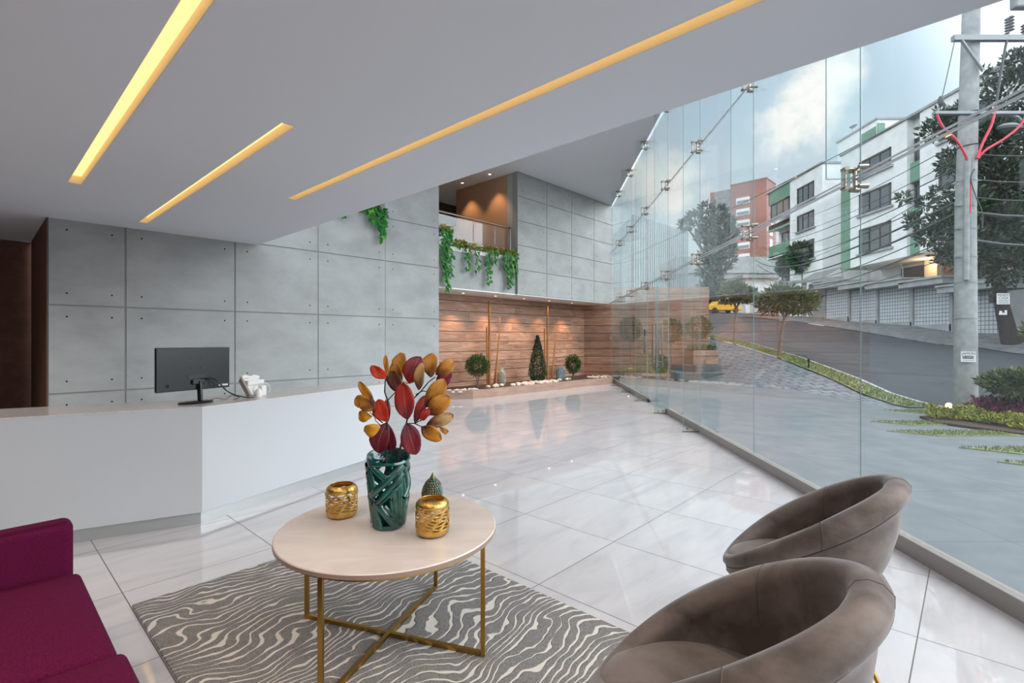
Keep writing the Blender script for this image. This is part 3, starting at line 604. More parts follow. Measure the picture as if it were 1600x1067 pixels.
cable('monitor_cable', [mp_(.05, -.01, .2), mp_(.13, -.06, .19), mp_(.2, -.08, .10), mp_(.32, -.03, .04), (-2.37, 4.47, ZD+.006), (-2.34, 4.52, ZD+.005)], .005, 'black', 'thick black cable drooping from the monitor back to the phone')
cable('monitor_cable', [mp_(.06, -.012, .2), mp_(.17, -.05, .16), mp_(.24, -.07, .07), mp_(.36, -.04, .01), (-2.43, 4.36, ZD+.005)], .003, 'black', 'thin black cable below the thick one behind the monitor')
cable('phone_cable', [mp_(.1, -.02, .008), mp_(.17, -.02, .025), mp_(.24, -.03, .006), mp_(.31, -.01, .035), (-2.47, 4.46, ZD+.02)], .0025, 'brown', 'thin brown wavy phone wire lying on the counter')
# rug
RC = Vector((-.975, 3.88, 0)); rcn = RC-U*.8-V*1.2
m = MB(); m.box(-.8, .8, -1.2, 1.2, .001, .014)
tag(m.build('area_rug', 'rug', loc=(rcn.x, rcn.y, 0), rz=UA, bevel=.005), 'grey rug with cream zebra-like carved lines under the coffee table', 'rug')
# coffee table
TC = Vector((-.6, 2.45, 0)); LC = Vector((-.595, 2.42, 0))
e = empty('coffee_table', (TC.x, TC.y, .014), 0, 'round stone-topped coffee table with crossed brass frame on the rug', 'table')
m = MB(); m.lathe([(0, .526), (.516, .526), (.52, .522), (.52, .505), (.512, .501), (0, .501)], n=96); m.build('tabletop', 'top', e, smooth=40)
m = MB(); m.lathe([(.5205, .521), (.5212, .504), (.519, .504)], n=96, closed=True); m.build('edge_band', 'rim', e, smooth=40)
m = MB(); m.lathe([(.488, .500), (.500, .500), (.500, .488), (.488, .488)], n=72, closed=True); m.build('support_ring', 'brass', e, smooth=40)
d = LC-TC
for k in range(4):
    a = math.radians(-18.5+90*k); q = d+Vector((math.cos(a), math.sin(a), 0))*.488
    m = MB(); m.bar((q.x, q.y, 0), (q.x, q.y, .50), .02); m.build('leg', 'brass', e, bevel=.001)
for k in range(2):
    a = math.radians(-18.5+90*k); q = Vector((math.cos(a), math.sin(a), 0))*.478; z = Vector((0, 0, .01+.0005*k))
    m = MB(); m.bar(d-q+z, d+q+z, .02); m.build('crossbar', 'brass', e, bevel=.001)
ZT = .5405
# vase
VC = Vector((-.602, 2.435, ZT))
e = empty('vase', VC, 0, 'tall pierced dark teal ceramic vase at the middle of the table', 'vase')
def vr(z): f = z/.36; return .072+.028*math.sin(min(1, f*.9)*PI*.55)
m = MB()
m.lathe([(0, 0), (vr(0)-.004, 0), (vr(0)+.003, .008), (vr(.02), .022), (vr(.02)-.009, .022), (vr(0)-.012, .012), (0, .01)], n=48)
n = 64                                                           # slanting rim band
def rimz(t): return .345+.018*math.cos(t-2.0)
vs = []; 
for t_ in range(n):
    t = 2*PI*t_/n; zt = rimz(t); zb = .30+.02*math.cos(t*1+.6)
    for r_, z in ((vr(zb)-.008, zb), (vr(zb)+.004, zb+.004), (vr(zt)+.006, zt-.01), (vr(zt)+.002, zt), (vr(zt)-.006, zt-.004)): vs.append((r_*math.cos(t), r_*math.sin(t), z))
m.add(vs, [(t_*5+k, ((t_+1) % n)*5+k, ((t_+1) % n)*5+(k+1) % 5, t_*5+(k+1) % 5) for t_ in range(n) for k in range(5)])
def blade(m, t0, z0, t1, z1, w, lift=0, curve=.0):
    N_ = 28; vs = []
    for i in range(N_+1):
        f = i/N_; t = t0+(t1-t0)*f; z = z0+(z1-z0)*f+curve*math.sin(PI*f)
        for (dw, dr) in ((-w/2, -.007), (-w*.36, .003), (0, .008), (w*.36, .003), (w/2, -.007)):
            L_ = math.hypot((t1-t0)*.09, z1-z0); nt_, nz = -(z1-z0)/L_, (t1-t0)*.09/L_
            zz = min(max(z+dw*nz, .004), .352); tt = t+dw*nt_/.09; r_ = vr(zz)+dr+lift; vs.append((r_*math.cos(tt), r_*math.sin(tt), zz))
    m.add(vs, [(i*5+k, i*5+(k+1) % 5, (i+1)*5+(k+1) % 5, (i+1)*5+k) for i in range(N_) for k in range(5)])
T0 = -PI/2                                                       # facing the camera
for r0 in (0, 2.1, 4.2):
    A = T0+r0
    for t0, z0, t1, z1, w, lf in ((-.95, .15, .95, .31, .034, .006), (-.75, .10, .98, .27, .030, .004), (-.55, .105, .9, .22, .018, .002), (-.95, .33, .35, .23, .032, 0), (-1.0, .30, -.45, .17, .030, 0), (-1.1, .25, -.75, .15, .026, 0),
                              (-.75, .14, -.95, .01, .03, .0), (-.65, .14, -.6, .01, .030, 0), (-.6, .14, -.25, .01, .026, .002), (-.5, .14, .65, .02, .040, .005), (.0, .12, .75, .05, .03, .0), (.5, .20, .78, .02, .03, 0), (.85, .29, .95, .03, .035, 0), (.35, .15, .6, .03, .02, 0)):
        blade(m, A+t0, z0, A+t1, z1, w, lf)
blade(m, T0-.95, .165, T0-.62, .135, .034, .008)
m.build('body', 'teal', e, smooth=85)
# branches with leaves
LEAFC = dict(o=(186, 122, 24), b=(96, 48, 34), r=(160, 34, 28), p=(124, 34, 50), m=(84, 30, 48), y=(204, 140, 16), k=(176, 136, 80), R=(200, 52, 18))
def leafmat(c1, c2):
    k = 'leaf_'+c1+c2
    if k in M: return k
    Mx, nt, bb = new_mat(k); L = nt.links; tc = N(nt, 'ShaderNodeTexCoord'); sp = N(nt, 'ShaderNodeSeparateXYZ'); L.new(tc.outputs['UV'], sp.inputs[0])
    n_ = N(nt, 'ShaderNodeTexNoise', Scale=3.5, Detail=4, Distortion=.5); L.new(tc.outputs['UV'], n_.inputs['Vector'])
    a_ = N(nt, 'ShaderNodeMath', operation='MULTIPLY_ADD'); a_.inputs[1].default_value = .9; L.new(n_.outputs['Fac'], a_.inputs[0]); L.new(sp.outputs['Y'], a_.inputs[2])
    ab = N(nt, 'ShaderNodeMath', operation='PINGPONG'); ab.inputs[1].default_value = .5; L.new(sp.outputs['X'], ab.inputs[0])       # 0.5 on the midrib
    rb = N(nt, 'ShaderNodeMapRange'); rb.inputs['From Min'].default_value = .475; rb.inputs['From Max'].default_value = .495; rb.inputs['To Max'].default_value = .5; L.new(ab.outputs[0], rb.inputs['Value'])
    ve = N(nt, 'ShaderNodeMath', operation='MULTIPLY_ADD'); ve.inputs[1].default_value = 9; L.new(sp.outputs['Y'], ve.inputs[0])
    vm = N(nt, 'ShaderNodeMath', operation='MULTIPLY'); vm.inputs[1].default_value = 7; L.new(ab.outputs[0], vm.inputs[0]); L.new(vm.outputs[0], ve.inputs[2])
    vp = N(nt, 'ShaderNodeMath', operation='PINGPONG'); vp.inputs[1].default_value = .5; L.new(ve.outputs[0], vp.inputs[0])
    vr_ = N(nt, 'ShaderNodeMapRange'); vr_.inputs['From Min'].default_value = .42; vr_.inputs['From Max'].default_value = .5; vr_.inputs['To Max'].default_value = .22; L.new(vp.outputs[0], vr_.inputs['Value'])
    vx = N(nt, 'ShaderNodeMath', operation='MAXIMUM'); L.new(rb.outputs[0], vx.inputs[0]); L.new(vr_.outputs[0], vx.inputs[1])
    mxv = N(nt, 'ShaderNodeMix', data_type='RGBA'); L.new(vx.outputs[0], mxv.inputs[0]); mxv.inputs[7].default_value = srgb((206, 140, 96))
    L.new(ramp(nt, a_.outputs[0], [(.55, srgb(LEAFC[c1])), (1.2, srgb(LEAFC[c2]))]), mxv.inputs[6]); L.new(mxv.outputs[2], bb.inputs['Base Color'])
    bb.inputs['Roughness'].default_value = .42
    M[k] = Mx; return k
PR = [(0, .06), (.08, .35), (.2, .68), (.35, .92), (.5, 1), (.65, .97), (.8, .80), (.9, .58), (.97, .3), (1, .02)]
def big_leaf(par, base, tip, w, c1, c2, bend=.02, roll=0.0, curl=.15):
    base, tip = Vector(base), Vector(tip); d = tip-base; ln = d.length; d.normalize(); view = Vector((0, 1, 0))
    a = d.cross(view); a = a.normalized(); n_ = a.cross(d).normalized(); a = (Matrix.Rotation(roll, 3, d) @ a); n_ = (Matrix.Rotation(roll, 3, d) @ n_)
    vs, uv = [], []; ph = random.uniform(0, 6); sk = random.uniform(-.08, .08)
    for i, (f, q) in enumerate(PR):
        c = base+d*ln*f-n_*bend*math.sin(f*PI)*1.0+a*sk*w*math.sin(f*PI)
        for j in range(-3, 4):
            x = j/3; wv = math.sin(f*8+j*1.1+ph)*.0045*(.3+abs(x))
            vs.append(c+a*x*w/2*q-n_*(abs(x)**1.5*curl*w*.5*q)+n_*wv); uv.append((.5+x*.5, f))
    m = MB(); m.add(vs, [(i*7+j, i*7+j+1, (i+1)*7+j+1, (i+1)*7+j) for i in range(len(PR)-1) for j in range(6)])
    o = m.build('leaf', leafmat(c1, c2), par, smooth=180)
    ul = o.data.uv_layers.new(name='UVMap')
    for lp in o.data.loops: ul.data[lp.index].uv = uv[lp.vertex_index]
    sd = o.modifiers.new('s', 'SOLIDIFY'); sd.thickness = .0012; return o
def W(px, py, Y): return at(px, py, Y)-VC
def fz(x, y): return 540+x/5.928, 540+y/5.928
e1 = empty('leafy_branch', VC, 0, 'upright dark branch with orange and ochre leaves, left in the teal vase', 'branch')
e2 = empty('leafy_branch', VC, 0, 'spreading dark branch with crimson and golden leaves, right in the teal vase', 'branch')
def zl(par, bx, by, tx, ty, w, c1, c2, dy=0.0, ty_=0.0, **k):
    b_ = fz(bx, by); t_ = fz(tx, ty); Y = 2.42+dy
    big_leaf(par, W(b_[0], b_[1], Y), W(t_[0], t_[1], Y+ty_), w/5.928/F*Y, c1, c2, **k)
for a_ in [
    (e1, 378, 300, 233, 192, 105, 'R', 'R', -.02, -.03), (e1, 398, 290, 372, 85, 48, 'o', 'o', 0, .02, ), (e1, 270, 545, 125, 330, 80, 'b', 'o', -.02, 0), (e1, 262, 560, 85, 495, 125, 'b', 'o', -.03, .02),
    (e1, 255, 600, 160, 470, 150, 'o', 'b', .0, -.02), (e1, 250, 655, 125, 640, 110, 'y', 'y', -.01, .02), (e1, 320, 745, 170, 790, 120, 'y', 'y', -.03, .01), (e1, 385, 705, 300, 500, 150, 'R', 'R', .01, .02), (e1, 400, 700, 385, 500, 80, 'p', 'r', .04, .03),
    (e1, 380, 715, 300, 990, 185, 'm', 'p', .02, .0), (e1, 380, 720, 430, 975, 130, 'm', 'p', .03, .02)]: zl(*a_)
for a_ in [
    (e2, 500, 440, 415, 240, 135, 'm', 'b', .01, .03), (e2, 520, 320, 440, 150, 110, 'b', 'o', .05, .03), (e2, 540, 250, 500, 68, 140, 'o', 'o', .06, .06), (e2, 585, 350, 690, 100, 190, 'r', 'p', -.02, .0),
    (e2, 680, 410, 700, 160, 100, 'm', 'k', -.03, -.02), (e2, 790, 292, 795, 70, 150, 'b', 'o', .0, .04), (e2, 835, 270, 1000, 130, 125, 'b', 'o', .03, .02), (e2, 850, 400, 970, 235, 130, 'm', 'p', .06, .02),
    (e2, 570, 685, 530, 340, 185, 'p', 'r', -.05, -.02), (e2, 640, 715, 740, 460, 100, 'p', 'r', .01, .04), (e2, 745, 570, 915, 310, 165, 'b', 'o', -.01, .02), (e2, 775, 640, 965, 470, 165, 'b', 'o', -.03, .0), (e2, 700, 690, 780, 580, 75, 'R', 'r', -.05, -.02),
    (e2, 745, 740, 1000, 640, 125, 'm', 'k', .0, .03), (e2, 700, 755, 890, 870, 135, 'b', 'o', -.03, -.02), (e2, 860, 745, 945, 800, 55, 'k', 'o', .06, .04), (e2, 565, 715, 650, 1010, 190, 'm', 'p', -.06, -.03), (e2, 560, 340, 525, 330, 20, 'o', 'o', -.06, -.03)]: zl(*a_)
def br(par, pts, r0, r1, Y=2.42):
    q = [W(*fz(x, y), Y+dy) for x, y, dy in pts]; m = MB(); m.tube(q, [r0+(r1-r0)*i/(len(q)-1) for i in range(len(q))], 7); m.build('twig', 'stem', par, smooth=60)
br(e1, [(374, 1300, .02), (376, 1000, .015), (385, 700, .01), (392, 510, 0), (362, 430, 0), (368, 320, 0), (380, 290, 0)], .0045, .0028)
br(e1, [(392, 505, 0), (430, 465, .01), (470, 420, .01)], .003, .002); br(e1, [(345, 715, .01), (270, 660, 0), (225, 615, -.01)], .003, .002); br(e1, [(330, 745, 0), (275, 690, 0), (265, 560, -.01)], .0025, .0015); br(e1, [(368, 320, 0), (405, 285, 0), (412, 230, 0)], .0028, .0015)
br(e2, [(470, 1300, .03), (490, 1000, .02), (530, 850, .01), (570, 690, 0), (620, 500, 0), (700, 420, 0), (765, 340, 0), (830, 290, .01)], .0045, .0025)
br(e2, [(490, 1300, .05), (510, 960, .03), (560, 720, .02), (640, 720, 0), (700, 690, 0), (785, 640, -.01)], .004, .002); br(e2, [(650, 455, 0), (710, 420, .01), (760, 425, .02)], .003, .002); br(e2, [(640, 720, 0), (690, 745, -.01), (740, 750, -.01)], .003, .0015); br(e2, [(695, 700, 0), (700, 620, -.02), (740, 590, -.03)], .0025, .0015)
# lanterns
def lantern(c, label, R, hh, a0, tilt):
    e = empty('lantern', (c[0], c[1], ZT), a0, label, 'lantern', 'gold lanterns on the coffee table')
    prof = [(0, 0), (R*.72, 0), (R*.86, .006), (R*.96, .018), (R, .034)]; top = [(R, hh-.034), (R*.97, hh-.018), (R*.86, hh-.006), (R*.72, hh), (R*.68, hh-.002)]
    m = MB(); m.lathe(prof, n=64); vs = []
    m2 = MB(); NT, NZ = 200, 66; z0, z1 = .033, hh-.033
    for j in range(NZ+1):
        for i in range(NT):
            t = 2*PI*i/NT; z = z0+(z1-z0)*j/NZ; vs.append((R*math.cos(t), R*math.sin(t), z))
    fs = []
    for j in range(NZ):
        for i in range(NT):
            zc = (j+.5)/NZ*7+.3*math.sin(2*PI*i/NT*5); row = int(zc//1); x = (i+.5)/NT*10+(row % 2)*.5+.23*row; x = x % 1; y = zc % 1
            hole = abs(y-.5) < .40*(1-(abs(x-.5)/.42)**1.7) if abs(x-.5) < .42 else False
            if not hole or row in (-1, 7): fs.append((j*NT+i, j*NT+(i+1) % NT, (j+1)*NT+(i+1) % NT, (j+1)*NT+i))
    m.add(vs, fs)
    vs = [(r_*math.cos(2*PI*k/64), r_*math.sin(2*PI*k/64), z) for r_, z in top for k in range(64)]
    m.add(vs, [(i*64+k, i*64+(k+1) % 64, (i+1)*64+(k+1) % 64, (i+1)*64+k) for i in range(len(top)-1) for k in range(64)])
    o = m.build('body', 'gold', e, smooth=60); sd = o.modifiers.new('s', 'SOLIDIFY'); sd.thickness = .0015
    pts = []
    for i in range(13):
        f = i/12; a = PI*f; pts.append(Vector((math.cos(a)*(R+.004), -math.sin(a)*.5*R*1.9*math.cos(tilt)-.0, hh*.80-math.sin(a)*.9*R*math.sin(tilt))))
    m = MB(); m.tube(pts, .0016, 6); m.build('handle', 'gold', e, smooth=60)
    m = MB(); m.lathe([(0, .006), (R*.3, .006), (R*.3, .03), (0, .03)], n=24); m.build('candle_cup', 'gold', e, smooth=30)
lantern((-.878, 2.575), 'gold openwork lantern with wire handle, left of the vase', .079, .163, .5, 1.0)
lantern((-.372, 2.335), 'gold openwork lantern with wire handle, right of the vase', .079, .165, .95, .45)
# head ornament
p = Vector((-.425, 2.68, ZT)); e = empty('ornament', p, .7, 'small teal ornament with bronze curls and pointed top, behind the right lantern', 'ornament')
m = MB(); m.lathe([(0, 0), (.032, 0), (.034, .01), (.028, .02), (.04, .035), (.052, .06), (.055, .085), (.048, .115), (.032, .145), (.012, .162), (0, .166)], n=32, sx=1, sy=1.05); m.build('face', 'tealface', e, smooth=60)
m = MB()
for j in range(11):
    z = .05+j*.0115; r_ = interp([(.035, .04), (.06, .052), (.085, .055), (.115, .048), (.145, .032), (.165, .012)], z); k_ = max(5, int(2*PI*r_/.0125))
    for i in range(k_):
        t = 2*PI*(i+.5*(j % 2))/k_
        if z < .13 and -1.2 < ((t-.0+PI) % (2*PI))-PI < .9: continue
        m.ball((r_*math.cos(t), r_*1.05*math.sin(t), z), .0068, 8)
m.build('curls', 'curl', e, smooth=80)
m = MB(); m.lathe([(.016, .155), (.014, .17), (.007, .183), (.003, .193), (0, .196)], n=16); m.build('topknot', 'curl', e, smooth=60)

# sofa
SO = Vector((-1.99, 2.25, 0))                                     # front corner of the far arm
e = empty('sofa', SO, UA, 'plum purple fabric sofa with boxy arm, cropped at the left', 'sofa')
# local x along U (front is +x), y along V (far end is +y)
def cushion(m, x0, x1, y0, y1, z0, z1, puff=.02, n=10):
    def f(u): return (1-abs(2*u-1)**5)
    vs = []
    for k, zz in ((0, z0), (1, z1)):
        for i in range(n+1):
            for j in range(n+1):
                u, v = i/n, j/n; vs.append((x0+(x1-x0)*u, y0+(y1-y0)*v, zz+(puff*(f(u)*f(v)-.6) if k else 0)))
    g = (n+1)**2; fs = []
    for i in range(n):
        for j in range(n):
            a = i*(n+1)+j; fs.append((a, a+1, a+n+2, a+n+1)); fs.append((g+a, g+a+n+1, g+a+n+2, g+a+1))
    edge = [i*(n+1) for i in range(n+1)]+[n*(n+1)+j for j in range(1, n+1)]+[i*(n+1)+n for i in range(n-1, -1, -1)]+[j for j in range(n-1, 0, -1)]
    for a, c in zip(edge, edge[1:]+edge[:1]): fs.append((a, c, g+c, g+a))
    m.add(vs, fs)
m = MB(); cushion(m, -.80, .02, -.96, -.125, .29, .46, .03, 14); m.build('seat_cushion', 'purple', e, smooth=50, bevel=.028, bseg=4)
m = MB(); cushion(m, -.80, .035, -1.84, -.975, .29, .47, .03, 14); m.build('seat_cushion', 'purple', e, smooth=50, bevel=.028, bseg=4)
m = MB(); m.box(-.95, .0, -.118, 0, .10, .66); m.build('armrest', 'purple', e, smooth=40, bevel=.032, bseg=5)
m = MB(); m.tube([(-.93, -.112, .663), (-.02, -.112, .663)], .004, 6); m.build('arm_piping', 'purple', e, smooth=60)
m = MB(); m.box(-.93, -.02, -1.96, -.02, .12, .29); m.build('base', 'purple', e, bevel=.01)
m = MB(); m.box(-.97, -.78, -1.96, -.0, .12, .80); m.build('backrest', 'purple', e, smooth=40, bevel=.04, bseg=4)
m = MB(); m.box(-.95, .0, -1.97, -1.855, .10, .66); m.build('armrest', 'purple', e, smooth=40, bevel=.032, bseg=5)
for x, y in ((-.06, -.08), (-.88, -.08), (-.06, -1.9), (-.88, -1.9)): m = MB(); m.tube([(x, y, 0), (x, y, .12)], [.014, .02], 12); m.build('leg', 'stem', e, smooth=40)

# tub chairs: local +x is the front
def chair(c, heading, label, s=1.0):
    e = empty('tub_chair', (c[0], c[1], 0), heading, label, 'chair', 'velvet tub chairs')
    NT = 72; zf, zb = .335, .80; vs = []; R0 = .37
    prof_n = 15
    for i in range(NT):
        t = 2*PI*i/NT; q = (1-math.cos(t))/2
        cx, sy = math.cos(t), math.sin(t)
        rz_ = zf+(zb-zf)*q**.85; rx, ry = (.372-.012*q)*s, .345*s; off = -.0*q
        rr = .034+.022*math.sin(PI*q)+.016*q; fl = min(1, q*5)
        P = []
        ro = lambda k: Vector((cx*rx*k+off, sy*ry*k, 0))
        ow, zbtm = .50, .235
        for f in (0, .25, .5, .75, .93):                        # outer hull, base to rim
            k = ow+(.95-ow)*(1-(1-f)**1.9); P.append(ro(k)+Vector((0, 0, zbtm+(rz_-.05-zbtm)*f)))
        cr = ro(1)+Vector((0, 0, rz_)); out = Vector((cx, sy, 0))
        for a in (-60, -20, 20, 60, 95, 130, 170, 205): # roll
            a = math.radians(a); P.append(cr-out*.038+(out*math.cos(a)+Vector((0, 0, 1))*math.sin(a)*.86)*rr)
        P.append(ro(.80)+Vector((0, 0, max(.34, rz_-.13)))); P.append(ro(.70)+Vector((0, 0, .33)))
        vs += P
    m_ = len(vs)//NT; fs = [(i*m_+k, ((i+1) % NT)*m_+k, ((i+1) % NT)*m_+k+1, i*m_+k+1) for i in range(NT) for k in range(m_-1)]
    fs.append(tuple(i*m_ for i in range(NT-1, -1, -1))); fs.append(tuple(i*m_+m_-1 for i in range(NT)))
    m = MB(); m.add(vs, fs); m.build('shell', 'velvet', e, smooth=70)
    # seat cushion
    m = MB(); prof = [(0, .10), (.10, .10), (.18, .097), (.25, .088), (.29, .070), (.305, .04), (.29, .0)]
    m.lathe([(r_*s, z) for r_, z in prof][::-1], (.025, 0, .305), 48, sx=1.08); m.build('seat_cushion', 'velvet', e, smooth=60)
    # seams: piping under the roll and stitched joins
    m = MB(); m.tube([Vector(vs[i % NT*m_+5])+Vector((0, 0, -.004)) for i in range(NT+1)], .0028, 5, False); m.build('piping', 'seam', e, smooth=60)
    for i0 in (20, 36, 52):
        m = MB(); pts = [Vector(vs[i0*m_+k])*1.0 for k in range(5, m_-1)]; pts = [p+Vector((p.x, p.y, 0)).normalized()*.0004 for p in pts]; m.tube(pts, .0016, 5); m.build('stitching', 'seam', e, smooth=60)
    # sled legs
    for sy in (-1, 1):
        y = .21*sy; m = MB(); pts = [(.12, y*.7, .25), (.20, y, .10), (.245, y*1.05, .022), (.22, y*1.06, .011), (-.22, y*1.06, .011), (-.265, y*1.05, .022), (-.22, y, .12), (-.14, y*.7, .25)]
        m.tube(pts, .0095, 10); m.build('leg', 'brass', e, smooth=50)
    m = MB(); m.lathe([(.0, 0), (.17, 0), (.17, .012), (0, .012)], (0, 0, .238), 24); m.build('mount_plate', 'dsteel', e)
    return e
CH = math.radians(146)
chair((1.41, 2.37), CH, 'taupe velvet tub chair, farther one, beside the glass front', 1.03)
chair((.615, 1.455), CH, 'taupe velvet tub chair nearest the camera at bottom right', 1.08)
# ================================================================ OUTSIDE
zr = lambda y: interp([(9.5, -.0), (10.8, .03), (11.8, .15), (12.9, .41), (15.5, .87), (18.8, 1.30), (21, 1.5), (25, 1.8), (31.5, 2.46), (36.8, 3.0), (50, 4.0), (70, 5.2), (110, 7.5)], y)
zfar = lambda y: interp([(5, -.5), (10, -.2), (18, .7), (20.5, .9), (22, 1.1), (24.1, 1.22), (28.6, 1.82), (36, 2.75), (45, 3.5), (60, 4.6), (80, 5.9), (110, 7.5)], y)
zgar = lambda y: interp([(5, .3), (15, 1.1), (21, 1.45), (23.5, 1.7), (26.1, 1.85), (28.75, 2.24), (31.5, 2.46), (34.1, 2.67), (36.8, 3.0), (45, 3.8), (60, 5.0), (110, 8)], y)
zp = lambda y: interp([(8, 0), (12, .02), (16, .13), (20, .18)], y)
sm = lambda k: k*k*(3-2*k)
def terr(x, y):
    if x <= 5.4: return zp(y)
    if x <= 8.27: k = (x-5.4)/2.87; return zp(y)+(max(zr(y), zp(y)*.6 if y < 10.8 else 0)-zp(y))*k**1.6 if y > 9 else 0
    if x <= 8.9: return zr(y)
    if x <= 20.5: return zr(y)+(zfar(y)-zr(y))*(x-8.9)/11.6
    if x <= 23: return zfar(y)+.12+(zgar(y)-zfar(y)-.12)*(x-20.5)/2.5
    return zgar(y)
def patch(name, xs, ys, test, mt, dz=0, zf=terr):
    m = MB(); idx = {}
    def vid(i, j):
        if (i, j) not in idx: idx[(i, j)] = len(m.v); m.v.append((xs[i], ys[j], zf(xs[i], ys[j])+dz))
        return idx[(i, j)]
    for i in range(len(xs)-1):
        for j in range(len(ys)-1):
            if test((xs[i]+xs[i+1])/2, (ys[j]+ys[j+1])/2): m.f.append((vid(i, j), vid(i+1, j), vid(i+1, j+1), vid(i, j+1))); m.m.append(0)
    o = m.build(name, mt); struct(o); return o
fr = lambda a, b_, s_: [a+(b_-a)*i/round((b_-a)/s_) for i in range(round((b_-a)/s_)+1)]
edge = lambda y: interp([(9.6, 8.3), (10.4, 8.0), (12, 7.35), (13.5, 6.9), (15.7, 6.6), (18, 6.4)], y)
def ribbon(name, f0, f1, ys, nx, mt, dz):
    m = MB()
    for y in ys:
        for i in range(nx+1): x = f0(y)+(f1(y)-f0(y))*i/nx; m.v.append((x, y, terr(x, y)+dz))
    for j in range(len(ys)-1):
        for i in range(nx): a = j*(nx+1)+i; m.f.append((a, a+1, a+nx+2, a+nx+1)); m.m.append(0)
    struct(m.build(name, mt))
ribbon('plaza_paving', lambda y: gx(y)+.03, lambda y: edge(y) if y >= 9.6 else 8.95, fr(-6, 9.6, .4), 8, 'plaza', -.01)
ribbon('plaza_paving', lambda y: gx(y)+.03, edge, fr(9.6, 18, .1), 30, 'plaza', -.01)
ribbon('paver_sidewalk', edge, lambda y: 8.27, fr(9.6, 45, .15), 12, 'pavers', -.01)
ribbon('plaza_paving', lambda y: 8.27, lambda y: 8.9, fr(9.6, 10.4, .2), 3, 'plaza', -.01)
patch('grass_verge', [8.27, 8.4, 8.6, 8.8, 8.9], fr(10.4, 45, .4), lambda x, y: True, 'turf', .02)
patch('kerb', [8.9, 9.0], fr(8.6, 45, .4), lambda x, y: True, 'kerb', .035)
patch('road', [9.0, 10, 12, 14, 16, 18, 20.5], fr(-8, 37, .5), lambda x, y: True, 'asphalt', -.03)
patch('road', [-30, 0, 9, 20.5, 23, 26, 30, 40, 60], fr(37, 110, 2), lambda x, y: x < interp([(37, 21), (50, 25), (60, 29), (110, 50)], y) , 'asphalt', -.03, lambda x, y: zfar(y))
patch('far_sidewalk', [20.5, 21, 21.5, 22, 22.5, 23], fr(-5, 40, .5), lambda x, y: True, 'drive')
patch('ground', [0, 9, 20.5, 26, 30, 40, 60, 100], fr(37, 110, 2), lambda x, y: x > interp([(37, 21), (50, 25), (60, 29), (110, 50)], y) or y > 80, 'earth', .05, lambda x, y: zfar(y))
m = MB(); m.box(-60, 200, -60, 260, -3.2, -3); struct(m.build('ground_base', 'drive'))
patch('grass_strip', [-30, 2.5, 6.4], fr(18.1, 60, 2), lambda x, y: True, 'turf', -.1, lambda x, y: zr(y)*(.9))
# steps and wall planter by the garden wall
m = MB()
for pl, z0_, z1_ in (([(5.3, 15.75), (8.0, 15.95), (6.9, 17.58), (5.3, 17.58)], 0, .37), ([(6.0, 16.35), (7.7, 16.6), (7.0, 17.58), (5.6, 17.58)], .3, .60)):
    n0 = len(m.m); m.prism(pl, z0_, z1_)
    for q_ in range(n0+2, len(m.m)): m.m[q_] = 1
struct(m.build('garden_steps', ['plaza', 'drive']))
e = empty('raised_planter', (6.48, 17.12, .60), 0, 'raised wood-look planter box at the end of the garden wall', 'planter')
m = MB(); m.box(-.42, .42, -.42, .44, 0, .48); m.build('box', 'wood', e)
m = MB(); m.box(-.37, .37, -.37, .39, .47, .50); m.build('soil', 'soil', e)
e = empty('garden_bed', (4.3, 17, .2), 0, 'planting bed outside the glass along the wood-look garden wall', 'planter')
m = MB(); m.box(-.55, .98, -.42, -.34, -.1, .12); m.build('border', 'wood', e)
m = MB(); m.prism([(-.6, -.34), (.98, -.34), (.98, .56), (-.6, .64)], -.1, .08); m.build('soil', 'soil', e)
def tuft(m, x0, x1, y0, y1, z, n, l, w):
    for _ in range(n):
        p = Vector((random.uniform(x0, x1), random.uniform(y0, y1), z+random.uniform(0, l*.3))); d = Vector((random.gauss(0, .5), random.gauss(0, .5), 1))
        m.leaf(p, d, l*random.uniform(.6, 1.2), w)
m = MB(); tuft(m, 3.65, 5.25, 16.7, 17.5, .27, 2600, .2, .035); tag(m.build('groundcover', 'yell'), 'low leafy groundcover in the bed outside the glass', 'groundcover', kind='stuff')
m = MB(); tuft(m, 6.12, 6.84, 16.78, 17.5, 1.09, 500, .18, .04); tag(m.build('groundcover', 'grass'), 'grassy tufts on top of the raised wall planter', 'groundcover', kind='stuff')
potted('garden_tree', (4.05, 17.1, .25), 'thin standard tree outside, nearest the glass corner', 'tree', (0, 0, 1.55), (.42, .38, .40), 1500, 'tree', .09, .045, 2, 'small trees by the garden wall')
potted('garden_tree', (5.45, 17.1, .39), 'thin standard tree outside, behind the door handles', 'tree', (0, 0, 1.35), (.40, .38, .40), 1500, 'tree', .09, .045, 2, 'small trees by the garden wall')
potted('garden_tree', (6.4, 17.1, 1.09), 'rounded small tree in the raised planter at the wall end', 'tree', (0, 0, .75), (.46, .38, .38), 1700, 'tree', .09, .045, 2, 'small trees by the garden wall')
potted('agave', (4.75, 17.0, .25), 'spiky dark green plant in the bed outside the door', 'plant', (0, 0, .3), (.25, .25, .35), 260, 'grass', .4, .04, 1)
e = empty('garden_spotlight', (3.95, 16.9, .28), 0, 'small glowing warm spotlight in the bed by the garden wall', 'light')
m = MB(); m.lathe([(0, 0), (.03, 0), (.04, .05), (.03, .06), (0, .06)], n=12); m.build('housing', 'dsteel', e); m = MB(); m.ball((0, 0, .075), .028, 10); m.build('lens', 'lampw', e)
l = bpy.data.lights.new('garden_spot', 'POINT'); l.energy = 10; l.color = (1, .6, .3); l.shadow_soft_size = .04; o = bpy.data.objects.new('beam', l); COL.objects.link(o); o.location = (0, 0, .16); o.parent = e
